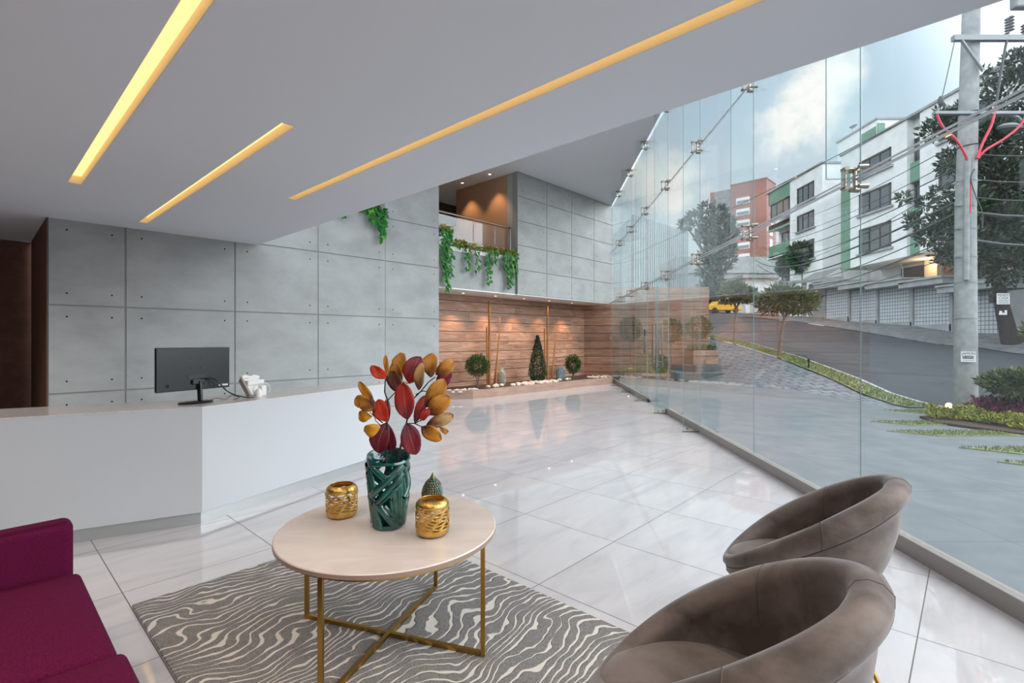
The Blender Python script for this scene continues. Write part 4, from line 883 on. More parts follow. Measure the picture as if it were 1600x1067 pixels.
# vertical slat screen above the garden wall
def slats(p0, p1, n, z0, z1f, label):
    p0, p1 = Vector(p0), Vector(p1); d = (p1-p0); ln = d.length; d.normalize(); a = math.atan2(d.y, d.x)
    e = empty('slat_screen', p0, a, label, 'screen')
    for i in range(n):
        x = ln*i/(n-1); m = MB(); m.box(x-.02, x+.035, -.02, .02, z0, z1f); m.build('slat', 'cladding', e)
    m = MB(); m.box(0, ln, -.03, .03, z0, z0+.08); m.build('rail', 'cladding', e)
slats((4.5, 18.5, 0), (7.55, 21.5, 0), 26, 3.2, 6.07, 'tall pale metal slat screen running back from the wall corner')
slats((4.47, 18.6, 0), (4.47, 23.5, 0), 18, 3.2, 6.07, 'tall pale metal slat screen beside the glass corner')
# lawn strips between slabs near the pole, planting bed
for y0, y1, x0, x1 in ((9.35, 10.2, 7.5, 8.9), (8.44, 8.84, 6.35, 8.2), (7.5, 7.92, 5.95, 7.6), (6.30, 6.70, 6.0, 8.6), (5.70, 5.92, 5.75, 7.5)):
    m = MB(); m.prism([(x0, y1), (x0+.55*(y1-y0)*2, y0), (x1+.3, y0), (x1, y1)], -.02, .004); struct(m.build('grass_strip', 'turf'))
    m = MB(); 
    for _ in range(int((x1-x0)*(y1-y0)*1500)):
        y = random.uniform(y0, y1); x = random.uniform(x0+1.1*(y1-y), x1); m.leaf(Vector((x, y, 0)), Vector((random.gauss(0, .5), random.gauss(0, .5), 1)), .04, .010)
    tag(m.build('grass', 'grass'), 'short green grass growing in the strips between the slabs', 'grass', kind='stuff')
m = MB()
for _ in range(9000):
    y = random.uniform(10.4, 30)**1; x = random.uniform(8.27, 8.9); m.leaf(Vector((x, y, terr(x, y)+.02)), Vector((random.gauss(0, .6), random.gauss(0, .6), 1)), .06, .02)
tag(m.build('grass', 'grass'), 'short grass on the verge between pavers and road', 'grass', kind='stuff')
bed = [(7.55, 9.25), (8.6, 9.55), (8.85, 9.3), (9.4, 8.2), (9.6, 6.3), (8.5, 6.3), (7.7, 7.6), (7.3, 8.6)]
m = MB(); m.prism(bed, -.02, .03); struct(m.build('planting_bed', 'soil'))
def cover(path, wd, n, h, l, w, mt, label, nm):
    m = MB()
    for _ in range(n):
        f = random.random()*(len(path)-1); i = int(f); a, c = Vector(path[i]+(0,)), Vector(path[i+1]+(0,)); p = a+(c-a)*(f-i); d = (c-a).normalized(); q = Vector((-d.y, d.x, 0)); k = random.uniform(-1, 1)
        p = p+q*wd*k; p.z = .03+h*random.uniform(.2, 1)*(1-.5*k*k)*(.75+.5*mnoise.noise(p*3)); m.leaf(p, Vector((random.gauss(0, .6), random.gauss(0, .6), .8)), l*random.uniform(.6, 1.2), w)
    tag(m.build(nm, mt), label, 'groundcover', kind='stuff')
cover([(7.6, 9.15), (8.15, 8.7), (8.2, 8.0), (8.35, 7.2), (8.7, 6.4)], .28, 3800, .22, .07, .045, 'yell', 'yellow-green leafy border in front of the purple foliage', 'yellow_border_plants')
cover([(8.55, 9.2), (8.85, 8.5), (9.0, 7.8), (9.3, 6.8), (9.4, 6.4)], .42, 6500, .46, .10, .05, 'purp', 'dark purple foliage mass at the foot of the utility pole', 'purple_bedding_plants')
potted('umbrella_shrub', (8.75, 8.55, .03), 'flat-topped shrub in front of the utility pole, above purple foliage', 'shrub', (.05, .1, .66), (.60, .45, .22), 2600, 'tree', .10, .045, 4, sr=.02)
potted('young_tree', (9.35, 8.9, .03), 'slim tree cropped by the right edge of the photo', 'tree', (.42, .1, 1.55), (.36, .34, .30), 600, 'tree', .14, .05, 2, sr=.035)
def street_tree(p, label, hs, r, n, lean):
    e = empty('street_tree', p, 0, label, 'tree', 'street trees on the verge')
    m = MB()
    for k in range(5):
        a = k*1.3; foliage(m, (lean*.9+math.cos(a)*r*.42, math.sin(a)*r*.42, hs+(.12 if k % 2 else -.05)), (r*.62, r*.62, r*.40), n//5, .17, .06)
    m.build('foliage', 'tree', e)
    m = MB(); m.tube([(0, 0, -.1), (lean*.3, 0, hs*.4), (lean*.7, .02, hs*.72)], [.07, .05, .04], 8)
    for k in range(4): a = k*1.6+.5; m.tube([(lean*.7, .02, hs*.70), (lean*.8+math.cos(a)*r*.4, math.sin(a)*r*.4, hs*.97)], [.035, .015], 6)
    m.build('trunk', 'bark', e, smooth=60)
p = at(1213, 559, 15.6); street_tree((8.5, 15.9, terr(8.5, 15.9)), 'small street tree with spreading crown, nearer of two on the verge', 1.75, .92, 3600, .28)
street_tree((8.55, 19.2, terr(8.55, 19.2)), 'small street tree with spreading crown, farther one, before the taxi', 1.85, .72, 3000, .12)
e = empty('verge_spotlight', (8.38, 14.1, terr(8.38, 14.1)), 0, 'short black post light in the grass verge', 'light')
m = MB(); m.tube([(0, 0, 0), (0, 0, .2)], .02, 8); m.build('post', 'black', e); m = MB(); m.lathe([(0, .2), (.035, .2), (.035, .27), (0, .28)], n=12); m.build('lamp_head', 'black', e)
e = empty('verge_spotlight', (7.98, 9.12, .03), 0, 'glowing warm spotlight at the foot of the utility pole', 'light')
m = MB(); m.tube([(0, 0, 0), (0, 0, .16)], .02, 8); m.build('post', 'black', e); m = MB(); m.ball((0, 0, .21), .05, 10); m.build('lamp_head', 'lampw', e)

# ---------------------------------------------------------------- utility pole
PX, PY = 8.95, 9.85
e = empty('utility_pole', (PX, PY, 0), 0, 'tall grey concrete utility pole at the kerb with crossarms', 'pole')
m = MB(); m.tube([(0, 0, -.1), (.0, 0, 4), (.13, 0, 8.6)], [.19, .165, .135], 28); m.build('shaft', 'pole', e, smooth=40)
xa = lambda z: .0 if z < 4 else .13*(z-4)/4.6
for z in (1.85, 2.55, 3.05, 3.6, 4.05, 4.55): 
    m = MB(); r_ = .19-.0062*z; x_ = xa(z); m.lathe([(r_-.002, 0), (r_+.006, 0), (r_+.006, .022), (r_-.002, .022)], (x_, 0, z), 28, closed=True)
    s_ = 1 if int(z*10) % 2 else -1; m.tube([(x_+s_*r_, -.05, z+.01), (x_+s_*(r_+.12), -.08, z+.01), (x_+s_*(r_+.12), -.08, z+.08)], .010, 6); m.build('clamp_band', 'gsteel', e, smooth=40)
for z in (5.25, 5.9): m = MB(); m.tube([(xa(z)+.16*math.cos(t), .16*math.sin(t), z+.02*math.cos(t)) for t in [i*PI/10 for i in range(21)]], .012, 6); m.build('cable_loop', 'cable', e)
m = MB(); m.tube([(-.13, -.16, 2.6), (-.12, -.16, 4.4), (-.10, -.16, 5.0)], .045, 10); m.build('conduit', 'pole', e, smooth=40)
m = MB(); m.tube([(-.09, -.2, 3.9), (-.07, -.18, 4.55)], .016, 8); m.build('red_cable', 'red', e, smooth=40)
for (z, x0, x1, h_) in ((7.28, -.50, 1.3, .10), (5.83, -.83, 1.0, .055)):
    m = MB(); m.box(x0+xa(z), x1+xa(z), -.22, -.13, z-h_/2, z+h_/2); m.build('crossarm', 'gsteel', e)
m = MB(); m.bar((-.35+.09, -.19, 7.25), (.16, -.19, 6.65), .05, .03); m.build('arm_brace', 'gsteel', e)
m = MB(); m.tube([(.1, -.1, 5.85), (.7, -.05, 5.86), (1.0, -.02, 5.82), (1.12, 0, 5.72)], .03, 8); m.lathe([(0, 0), (.1, .01), (.12, .05), (.06, .11), (0, .12)], (.85, -.02, 5.58), 16, sx=2.2); m.build('street_lamp_head', 'gsteel', e, smooth=40)
def insul(m, c, r_, h_, n_):
    for k in range(n_): m.lathe([(r_*.45, 0), (r_, h_/n_*.25), (r_*.5, h_/n_*.8)], (c[0], c[1], c[2]+h_*k/n_), 14)
for x, z, r_, h_, n_ in ((.55, 7.3, .045, .38, 7), (.88, 7.34, .055, .22, 4), (.62, 7.42, .06, .30, 5)):
    m = MB(); insul(m, (x+.09, -.18, z), r_, h_, n_); m.build('insulator', 'ceramic', e, smooth=40)
m = MB(); m.box(.75, 1.25, -.25, -.1, 7.85, 8.1); m.build('fuse_holder', 'ceramic', e, bevel=.03)
def curve_pts(P):
    P = [Vector(p) for p in P]; out = []
    for i in range(len(P)-1):
        a, b_, c, d = P[max(i-1, 0)], P[i], P[i+1], P[min(i+2, len(P)-1)]
        for k in range(6): t = k/6; out.append(.5*((2*b_)+(c-a)*t+(2*a-5*b_+4*c-d)*t*t+(3*b_-a-3*c+d)*t**3))
    return out+[P[-1]]
for nm, P, mt, r_ in (('red_cable', [(-.74, -.2, 5.8), (-.62, -.2, 5.55), (-.38, -.2, 5.32), (-.16, -.18, 5.0), (-.1, -.16, 4.8)], 'red', .022), ('grey_cable', [(.62, -.2, 7.25), (.55, -.2, 6.9), (.45, -.2, 6.3), (.40, -.2, 5.95)], 'cable', .022), ('red_cable', [(.40, -.2, 5.95), (.32, -.2, 5.6), (.15, -.2, 5.25), (.05, -.19, 4.95)], 'red', .024),
                       ('grey_cable', [(1.22, -.2, 7.0), (1.1, -.2, 6.5), (1.02, -.2, 6.05)], 'cable', .022), ('red_cable', [(1.02, -.2, 6.05), (.92, -.2, 5.65), (.6, -.2, 5.35), (.2, -.2, 5.1), (.08, -.18, 4.95)], 'red', .022), ('drop_cable', [(.02, -.17, 4.75), (-.08, -.2, 4.55), (.0, -.22, 4.2), (.12, -.22, 3.9), (.14, -.2, 3.6)], 'cable', .010), ('guy_wire', [(-.38, -.2, 7.28), (-.62, -.2, 6.2), (-.74, -.2, 5.85)], 'cable', .008)):
    m = MB(); m.tube(curve_pts(P), r_, 7); m.build(nm, mt, e, smooth=60)
m = MB(); m.ball((-.66, -.2, 6.05), (.05, .05, .11), 10); m.build('wire_splice', 'cable', e, smooth=60)
def textmesh(txt, size, name, mt, parent, loc, rot, sx=1):
    cu = bpy.data.curves.new(name, 'FONT'); cu.body = txt; cu.size = size; cu.align_x = 'CENTER'; cu.align_y = 'CENTER'; cu.extrude = .001
    t = bpy.data.objects.new(name, cu); COL.objects.link(t); bpy.context.view_layer.update()
    me = bpy.data.meshes.new_from_object(t.evaluated_get(bpy.context.evaluated_depsgraph_get())); bpy.data.objects.remove(t); me.name = name
    me.materials.clear(); me.materials.append(M[mt]); o = bpy.data.objects.new(name, me); COL.objects.link(o); o.location = loc; o.rotation_euler = rot; o.scale = (sx, 1, 1); o.parent = parent; return o
q = -.74
e2_ = empty('pole_notice', (PX-.12, PY-.19, 1.11), q*.7, 'small white paper notice on the lower utility pole', 'sign')
m = MB(); m.box(-.11, .11, -.004, .004, -.10, .10); m.build('paper', 'paper', e2_)
textmesh('JAMON', .068, 'lettering', 'ink', e2_, (0, -.006, .062), (PI/2, 0, 0), .9)
m = MB(); m.box(-.085, .075, -.0055, -.004, -.035, .02); m.build('dark_band', 'ink', e2_)
textmesh('SE VENDE', .042, 'lettering', 'paper', e2_, (-.004, -.007, -.007), (PI/2, 0, 0), .8)
m = MB()
for k in range(5): m.bar((-.08+k*.035, -.006, -.075), (-.06+k*.035, -.006, -.055), .004, .007)
m.build('scribble', 'ink', e2_)
# wires
far = [(27.0, 55, 12.2), (27.2, 55, 11.6), (27.4, 55, 10.9), (26.8, 55, 10.2), (27.1, 55, 9.6), (26.9, 55, 9.0), (27.0, 55, 8.5), (28.5, 55, 14.5), (28.2, 55, 13.4), (27.9, 55, 7.6), (27.3, 55, 6.9), (27.6, 55, 10.5)]
for k, (fx, fy, fz_) in enumerate(far):
    z0 = (4.9-.22*k) if k < 7 else (5.4, 5.1, 3.5, 3.2, 4.7)[k-7]; P = []
    for i in range(25):
        t = i/24; P.append(Vector((PX+(fx-PX)*t, PY+(fy-PY)*t, z0+(fz_-z0)*t-4*t*(1-t)*(.7+.12*(k % 7))))-Vector((PX, PY, 0)))
    m = MB(); m.tube(P, (.014 if k not in (3, 4) else .028) if k < 7 else .010, 5); tag(m.build('power_line', 'cable', loc=(PX, PY, 0)), 'dark overhead line strung from the concrete pole up the street', 'power line', 'overhead lines up the street')
for k, (z0, sp_) in enumerate(((5.1, 1.0), (4.6, 1.2), (4.25, 1.3), (3.95, 1.5), (3.4, 1.6))):
    P = [Vector((.15+.35*i, -.45*i*.5, z0+.10*i+.02*(i-6)**2-.72))-Vector((0, 0, 0)) for i in range(13)]
    m = MB(); m.tube(P, .014 if k < 3 else .03, 5); tag(m.build('power_line', 'cable', loc=(PX, PY, 0)), 'dark overhead line leaving the concrete pole to the right', 'power line', 'overhead lines to the right')
m = MB(); m.tube([Vector((-.85+.0-.9*i, 2.2*i, 5.95-.42*i))+Vector((0, 0, .02*i*i)) for i in range(8)], .010, 5)
tag(m.build('guy_wire', 'cable', loc=(PX, PY, 0)), 'thin guy wire slanting down left from the lower crossarm', 'wire')

# ---------------------------------------------------------------- big street tree on the right
T = Vector((21.4, 21.4, 1.3)); e = empty('street_tree', T, 0, 'big dark leafy tree behind the utility pole, leaning trunk', 'tree')
m = MB(); m.tube([Vector((0, 0, -.1)), at(1566, 480, 21.2)-T, at(1553, 400, 21)-T, at(1545, 300, 21)-T, at(1560, 200, 21)-T], [.33, .25, .20, .14, .07], 12); m.build('trunk', 'darkbark', e, smooth=60)
tr = MB(); lf = MB()
for (px, py, rp, dy, n_) in ((1590, 95, 18, 0, 300), (1575, 140, 32, .5, 700), (1535, 120, 16, 0, 120), (1502, 170, 14, -1, 60), (1590, 200, 40, 1, 1400), (1545, 215, 36, 0, 1100), (1500, 195, 26, -.5, 420), (1474, 185, 18, -.5, 220), (1455, 205, 15, -.5, 150), (1500, 250, 26, 0, 450), (1560, 280, 42, 0, 1700), (1600, 290, 45, 1, 1500), (1480, 262, 12, -.5, 90), (1510, 320, 30, 0, 800), (1470, 300, 12, -.5, 80), (1447, 318, 10, -.5, 60),
                            (1560, 350, 42, 0, 1900), (1605, 370, 44, 0, 1600), (1480, 350, 26, -.5, 550), (1450, 370, 17, -.5, 260), (1425, 345, 12, -.5, 120), (1412, 310, 9, -.5, 60), (1520, 390, 36, 0, 1400), (1570, 415, 34, 0, 900), (1478, 398, 18, -.5, 280), (1650, 330, 70, 0, 1500), (1640, 200, 60, 0, 1200)):
    Y = 20.6+dy; c = at(px, py, Y)-T; r_ = rp/F*Y; foliage(lf, c, (r_*1.15, r_, r_*.95), int(n_*.85), .25, .12, fill=.1)
    tr.tube([at(1552, min(400, py+90), 21)-T, (c+(at(1552, min(400, py+60), 21)-T))/2+Vector((0, 0, .2)), c], [.06, .04, .015], 5)
lf.build('foliage', 'dtree', e); tr.build('branches', 'darkbark', e)
e = empty('tree_notice', at(1567.5, 466.5, 20.3), 0, 'white for-sale board nailed to the leaning tree trunk', 'sign')
m = MB(); m.box(-.26, .26, -.01, .01, -.23, .22); m.build('board', 'paper', e)
textmesh('VENDO', .145, 'lettering', 'ink', e, (0, -.014, .14), (PI/2, 0, 0)); textmesh('CASA', .16, 'lettering', 'ink', e, (0, -.014, .015), (PI/2, 0, 0))
for z in (-.09, -.17):
    m = MB()
    for k in range(9): m.box(-.21+k*.048, -.18+k*.048, -.013, -.01, z-.018, z+.018)
    m.build('small_print', 'cable', e)
e = empty('tree_sticker', at(1567.5, 488, 20.4), 0, 'torn white paper on the leaning tree trunk, under the board', 'sign'); m = MB(); m.prism([(-.17, -.01), (.15, -.01), (.15, .01), (-.17, .01)], -.10, -.02); m.prism([(-.15, -.01), (-.05, -.01), (-.05, .01), (-.15, .01)], -.02, .06); m.prism([(.06, -.01), (.15, -.01), (.15, .01), (.06, .01)], -.02, .09); m.build('paper', 'paper', e)
e = empty('meter_box', at(1553, 466, 20.7), 0, 'dark box fixed to the left of the leaning tree trunk', 'box'); m = MB(); m.box(-.14, .14, -.1, .1, -.18, .18); m.build('case', 'dsteel', e, bevel=.02)
# ---------------------------------------------------------------- garages
GY = [36.8, 34.1, 31.5, 28.75, 26.15, 23.5]; GZ = [3.0, 2.67, 2.46, 2.24, 1.72]
for k in range(5):
    y1, y0, z = GY[k], GY[k+1], GZ[k]
    e = empty('garage', (23, (y0+y1)/2, z), 0, ['white gridded garage farthest up the street', 'white gridded garage, second from the far end', 'white gridded garage in the middle of the row', 'white gridded garage left of the utility pole', 'white gridded garage partly behind the utility pole'][k], 'garage', 'row of garages')
    w = (y1-y0)/2
    m = MB(); m.box(.12, .18, -w+.1, w-.06, 0, 2.12); m.build('door', 'gate', e)
    m = MB(); m.box(0, .3, -w, -w+.12, -.9, 2.12); m.box(0, .3, w-.08, w, -.9, 2.12); m.box(0, .3, -w, w, -.9, 0); m.build('frame', 'bgrey', e)
    m = MB(); m.box(-.75, 3.5, -w-.35, w+.0, 2.12, 2.42); m.box(-.85, 3.5, -w-.40, w+.0, 2.42, 2.52); m.build('roof_slab', 'roofs', e)
    m = MB(); m.tube([(-.1, -w+.5, 2.5), (-.1, -w+.5, 3.15), (-.25, -w+.5, 3.4)], .03, 6); m.build('fence_post', 'gsteel', e)
m = MB(); m.box(23, 23.2, 8, 23.5, .3, 3.7); struct(m.build('wall_street', 'bgrey'))
e = empty('iron_fence', (23.1, 19.5, 3.7), 0, 'white spiked iron fence on the street wall at right', 'fence')
for k in range(24):
    m = MB(); y = -2+k*.16; m.box(-.015, .015, y-.02, y+.02, 0, .65); m.build('picket', 'wwhite', e)
m = MB(); m.box(-.01, .01, -2, 1.8, .1, .14); m.build('rail', 'wwhite', e)
# ---------------------------------------------------------------- apartment buildings (facade faces the street)
def window(par, x, y0, y1, z0, z1, mull=2):
    m = MB(); t = .12
    m.box(x-.06, x+.05, y0, y1, z1-t, z1); m.box(x-.06, x+.05, y0, y1, z0, z0+t*.6); m.box(x-.06, x+.05, y0, y0+t, z0, z1); m.box(x-.06, x+.05, y1-t, y1, z0, z1)
    for k in range(1, mull+1): yy = y0+(y1-y0)*k/(mull+1); m.box(x-.05, x+.04, yy-.03, yy+.03, z0, z1)
    f = m.build('window', 'wframe', par); m = MB(); m.box(x-.01, x+.01, y0+.05, y1-.05, z0+.05, z1-.05); m.build('pane', 'pane', f)
    m = MB(); m.box(x-.16, x, y0-.2, y1+.15, z0-.14, z0); m.build('sill', 'bgrey', f)
B1 = (25, 36.8, 0); e = empty('apartment_building', B1, 0, 'nearest white apartment building with strip windows and green panels', 'building')
def lb(m, x0, x1, y0, y1, z0, z1): return m.box(x0-25, x1-25, y0-36.8, y1-36.8, z0, z1)
m = MB(); lb(m, 25, 38, 31.6, 37.9, 6.7, 15.35); lb(m, 25, 38, 14, 30.6, 6.7, 15.35); lb(m, 25.5, 38, 30.6, 31.6, 6.7, 15.35); lb(m, 28, 38, 14, 38, 1, 6.7); m.build('wall', 'bwhite', e)
m = MB(); lb(m, 24.9, 38, 14, 38, 15.35, 15.5); m.build('roof_edge', 'bgrey', e)
for z0, z1 in ((12.94, 14.15), (10.3, 11.8), (7.55, 9.3)): window(e, 0, 32.9-36.8, 35.9-36.8, z0, z1); window(e, 0, 26.0-36.8, 29.2-36.8, z0, z1); window(e, 0, 19-36.8, 23-36.8, z0, z1)
for z0, z1, mt in ((11.3, 12.55, 'bgreen'), (8.6, 9.7, 'bgreen'), (6.75, 7.9, 'bgreen')):
    m = MB(); lb(m, 25.2, 25.5, 30.62, 31.58, z0, z1); m.build('green_panel', mt, e)
for z0, z1 in ((12.55, 14.1), (9.7, 11.3), (7.9, 8.6)): window(e, .48, 30.65-36.8, 31.55-36.8, z0, z1, 0)
m = MB(); lb(m, 24.97, 25.02, 36.9, 37.9, 6.7, 14.2); m.build('green_strip', 'bgreen', e)
m = MB(); lb(m, 27.9, 28.02, 33.4, 35.8, 4.8, 6.5); lb(m, 27.9, 28.02, 29.2, 32.2, 4.8, 6.5); lb(m, 27.9, 28.02, 24, 27.2, 4.8, 6.5); m.build('dark_opening', 'dark', e)
m = MB(); lb(m, 27.5, 28.05, 32.3, 33.3, 4.2, 6.7); lb(m, 27.5, 28.05, 27.3, 28.5, 4.2, 6.7); m.build('pier', 'beige', e)
for y, px in ((32.5, 0), (28.6, 0)):
    m = MB(); m.ball((27.3-25, y-36.8, 6.45), .09, 10); m.build('porch_lamp', 'lampw', e)
    l = bpy.data.lights.new('porch_light', 'POINT'); l.energy = 60; l.color = (1, .6, .3); l.shadow_soft_size = .1; o = bpy.data.objects.new('porch_glow', l); COL.objects.link(o); o.location = (27.0-25, y-36.8, 6.3); o.parent = e
e = empty('apartment_building', (25, 44, 0), 0, 'second white apartment building with green balconies, farther up the street', 'building')
def l2(m, x0, x1, y0, y1, z0, z1): return m.box(x0-25, x1-25, y0-44, y1-44, z0, z1)
m = MB(); l2(m, 25, 29.7, 40.2, 44.9, 3, 15.6); l2(m, 26.2, 29.7, 44.9, 49, 3, 15.6); l2(m, 25, 29.7, 44.9, 49, 12.0, 12.4); l2(m, 25, 29.7, 44.9, 49, 9.2, 9.4); m.build('wall', 'bwhite', e)
m = MB(); l2(m, 24.9, 29.7, 40.1, 49, 15.6, 15.75); m.build('roof_edge', 'bgrey', e)
m = MB(); l2(m, 25, 25.2, 44.9, 48.6, 14.4, 15.6); l2(m, 25, 26.2, 48.5, 48.6, 14.4, 15.6); m.build('green_panel', 'bgreen', e)
m = MB(); l2(m, 25, 25.15, 44.9, 48.6, 9.3, 10.4); l2(m, 25, 25.15, 44.9, 48.6, 11.8, 12.4); m.build('green_balcony', 'bgreen', e)
for z0, z1 in ((13.2, 14.6), (10.8, 12.2), (8.2, 9.8)): window(e, 0, 41.3-44, 43.7-44, z0, z1)
window(e, .1, 45.1-44, 48.4-44, 13.0, 14.4); window(e, 1.18, 45.1-44, 48.4-44, 10.4, 11.7); window(e, 1.18, 45.1-44, 48.4-44, 7, 9)
e = empty('apartment_building', (30, 46, 0), 0, 'taller pale rooftop block with satellite dish behind the white apartments', 'building')
m = MB(); m.box(0, 12, -5, 0, 5, 19.5); m.build('wall', 'bwhite', e)
m = MB(); m.box(-.1, 12, -5.1, .1, 19.5, 19.65); m.build('roof_edge', 'bgrey', e)
m = MB(); m.box(-.05, .02, -4.9, -3.2, 17.2, 19.0); m.box(.0, .6, -5.06, -4.98, 15, 19.2); m.build('green_panel', 'bgreen', e)
window(e, 0, -2.6, -1.2, 16.2, 17.8, 1)
m = MB(); m.tube([(.3, -1.6, 19.6), (.3, -1.6, 20.3)], .03, 6); m.lathe([(0, 0), (.3, .06), (.45, .16)], (.3, -1.7, 20.2), 16, sx=.5); m.build('satellite_dish', 'gsteel', e)
# carport canopy
e = empty('carport', (23, 39, 3.2), 0, 'pale concrete canopy with sloping roof at the far end of the garages', 'canopy')
m = MB(); m.add([(-1.2, 2.6, 2.75), (-1.2, -1.6, 2.45), (1.85, -1.6, 2.75), (1.85, 2.6, 3.0), (-1.2, 2.6, 3.0), (-1.2, -1.6, 2.7), (1.85, -1.6, 3.0), (1.85, 2.6, 3.25)], [(0, 1, 2, 3), (7, 6, 5, 4), (0, 4, 5, 1), (1, 5, 6, 2), (2, 6, 7, 3), (3, 7, 4, 0)]); m.build('canopy_slab', 'roofs', e)
m = MB(); m.box(-1, -.8, -1.4, -1.2, 0, 2.6); m.box(1.65, 1.85, -1.5, 2.5, 0, 2.8); m.build('support', 'bgrey', e)
m = MB()
for k in range(9): m.bar((.4, -1.4+k*.4, 2.9), (1.8, -1.4+k*.4, 3.7), .04, .05)
m.build('pergola_bars', 'gsteel', e)
# garden bushes and small houses up the street
for k, (px, py, Y, rp, mt, lb_) in enumerate(((1255, 402, 43, 22, 'dtree', 'dark bush in front of the second white apartment building'), (1230, 418, 47, 12, 'euc', 'pale bush left of the dark one by the white apartments'), (1110, 462, 75, 16, 'dtree', 'dark bush behind the taxi at the foot of the eucalyptus'))):
    c = at(px, py, Y); r_ = rp/F*Y; e = empty('bush', (c.x, c.y, c.z-r_*1.6), 0, lb_, 'bush'); m = MB(); foliage(m, (0, 0, r_*1.6), (r_, r_, r_*.95), 1500, .5, .25, fill=.3); m.build('foliage', mt, e); m = MB(); m.tube([(0, 0, -1), (0, 0, r_*1.4)], .12, 6); m.build('stem', 'bark', e)
e = empty('house', (31, 62, 4.8), 0, 'low white walled house with two garage doors up the street', 'house')
m = MB(); m.box(-2, 7, 0, 6, -1, 4.2); m.build('wall', 'bwhite', e); m = MB(); m.box(-2.6, 7.4, -.6, 6, 4.2, 4.6); m.box(2.2, 7.4, -1.2, 0, 3.0, 3.2); m.build('roof_slab', 'roofs', e)
for x in (-1.4, 1.4): m = MB(); m.box(x, x+2.2, -.05, .0, -.6, 2.4); m.build('garage_door', 'gate', e)
e = empty('house', (38, 76, 5.5), 0, 'pale stepped retaining walls below the brick tower', 'house')
m = MB(); m.box(-12, 14, 0, 8, -1, 6); m.box(-12, 6, 3, 12, 6, 9); m.build('wall', 'bgrey', e); m = MB(); m.box(-12, 14.2, -.2, 3, 6, 6.3); m.build('coping', 'roofs', e)
e = empty('glass_balustrade', (34.6, 67, 8.6), 0, 'blue glass balustrade on the terrace below the brick tower', 'balustrade')
m = MB(); m.box(-1.6, 2.6, 0, .05, 0, 1.7); m.build('glass_panel', 'pane', e); m = MB(); m.box(-1.6, 2.6, -.05, .1, 1.7, 1.8); m.box(-1.8, 2.8, -.1, 3, -5, 0); m.build('frame', 'bgrey', e)
# brick tower
e = empty('apartment_tower', (51, 100, 4), 0, 'tall red brick apartment tower rising beyond the trees', 'building')
ta = math.atan2(.6986, -.7155); e.rotation_euler = (0, 0, ta)
ZT_ = 29.7
m = MB(); m.box(0, 7.0, -5.6, 0, -3, ZT_); m.box(10.6, 11.4, -5.6, 0, -3, ZT_-.6); m.build('wall', 'brick', e)
m = MB(); m.box(7.0, 10.6, -5.6, -.2, -3, ZT_-.6); m.build('grey_wall', 'bgrey', e)
m = MB(); m.box(-.1, 7.1, -5.7, .1, ZT_, ZT_+.2); m.build('roof_edge', 'brick', e)
for k in range(9):
    z = ZT_-4.3-k*2.33*1.0
    m = MB(); m.box(3.6, 6.0, -.05, .1, z, z+1.5) if False else m.box(3.2, 5.9, -.02, .12, z, z+1.35); f = m.build('window', 'wwhite', e)
    m = MB(); m.box(3.35, 5.75, .10, .14, z+.1, z+.75); m.build('pane', 'pane', f)
    m = MB(); m.box(-.12, .02, -3.3, -1.8, z+.1, z+1.7); f = m.build('window', 'wwhite', e)
# eucalyptus
def euc(p, label, cl, scale=1):
    Y = p[1]; T = Vector(p); e = empty('eucalyptus', T, 0, label, 'tree'); lf = MB(); tr = MB(); cx_ = sum(c[0] for c in cl)/len(cl)
    for px, py, rp in cl:
        c = at(px, py, Y)-T; r_ = rp/F*Y; foliage(lf, c, (r_*1.1, r_, r_*.8), int(rp*rp*1.3), .7, .32, fill=.15)
        tr.tube([Vector((0, 0, max(2, c.z*.4))), Vector((c.x*.5, 0, c.z*.75)), c], [.28, .18, .06], 6)
    tr.tube([(0, 0, -1), (0, 0, (at(cx_, 420, Y)-T).z)], [.5, .35], 8)
    lf.build('foliage', 'euc', e); tr.build('trunk', 'darkbark', e)
c0 = at(1118, 490, 62); euc((c0.x, 62, 4.6), 'tall feathery eucalyptus in front of the brick tower', [(1105, 325, 9), (1122, 330, 10), (1085, 340, 11), (1072, 352, 9), (1135, 345, 11), (1110, 350, 13), (1140, 365, 11), (1120, 375, 15), (1098, 370, 12), (1135, 390, 13), (1110, 400, 15), (1128, 415, 12), (1105, 425, 13), (1118, 440, 11), (1102, 450, 10), (1140, 405, 8)])
# taxi
c = at(1127, 490, 60); e = empty('taxi', (c.x, 60, zfar(60)-.02), math.radians(8), 'yellow taxi driving on the street, half hidden by the garden wall', 'car')
S = [(-2.1, .32), (-2.15, .75), (-1.9, .95), (-1.15, 1.02), (-.75, 1.42), (.55, 1.45), (1.15, 1.02), (1.95, .88), (2.15, .65), (2.12, .32)]
def side(S_, y0, y1, m): n = len(S_); m.add([(x, y, z) for y in (y0, y1) for x, z in S_], [tuple(range(n-1, -1, -1)), tuple(range(n, 2*n))]+[(i, (i+1) % n, n+(i+1) % n, n+i) for i in range(n)])
m = MB(); side(S, -.85, .85, m); m.build('body', 'yellow', e, bevel=.06)
m = MB(); side([(-1.05, 1.0), (-.72, 1.36), (.5, 1.38), (1.0, 1.0)], -.865, .865, m); m.build('windows', 'pane', e)
for x in (-1.35, 1.35):
    for y in (-.8, .8): m = MB(); m.tube([(x, y-.1, .32), (x, y+.1, .32)], .32, 18); m.build('wheel', 'tyre', e, smooth=40)
m = MB(); m.box(-.3, .1, -.3, .3, 1.45, 1.58); m.build('roof_sign', 'wwhite', e, bevel=.02)
m = MB(); m.ball((2.1, -.6, .62), .1, 8); m.ball((2.1, .6, .62), .1, 8); m.build('headlight', 'lampw', e)

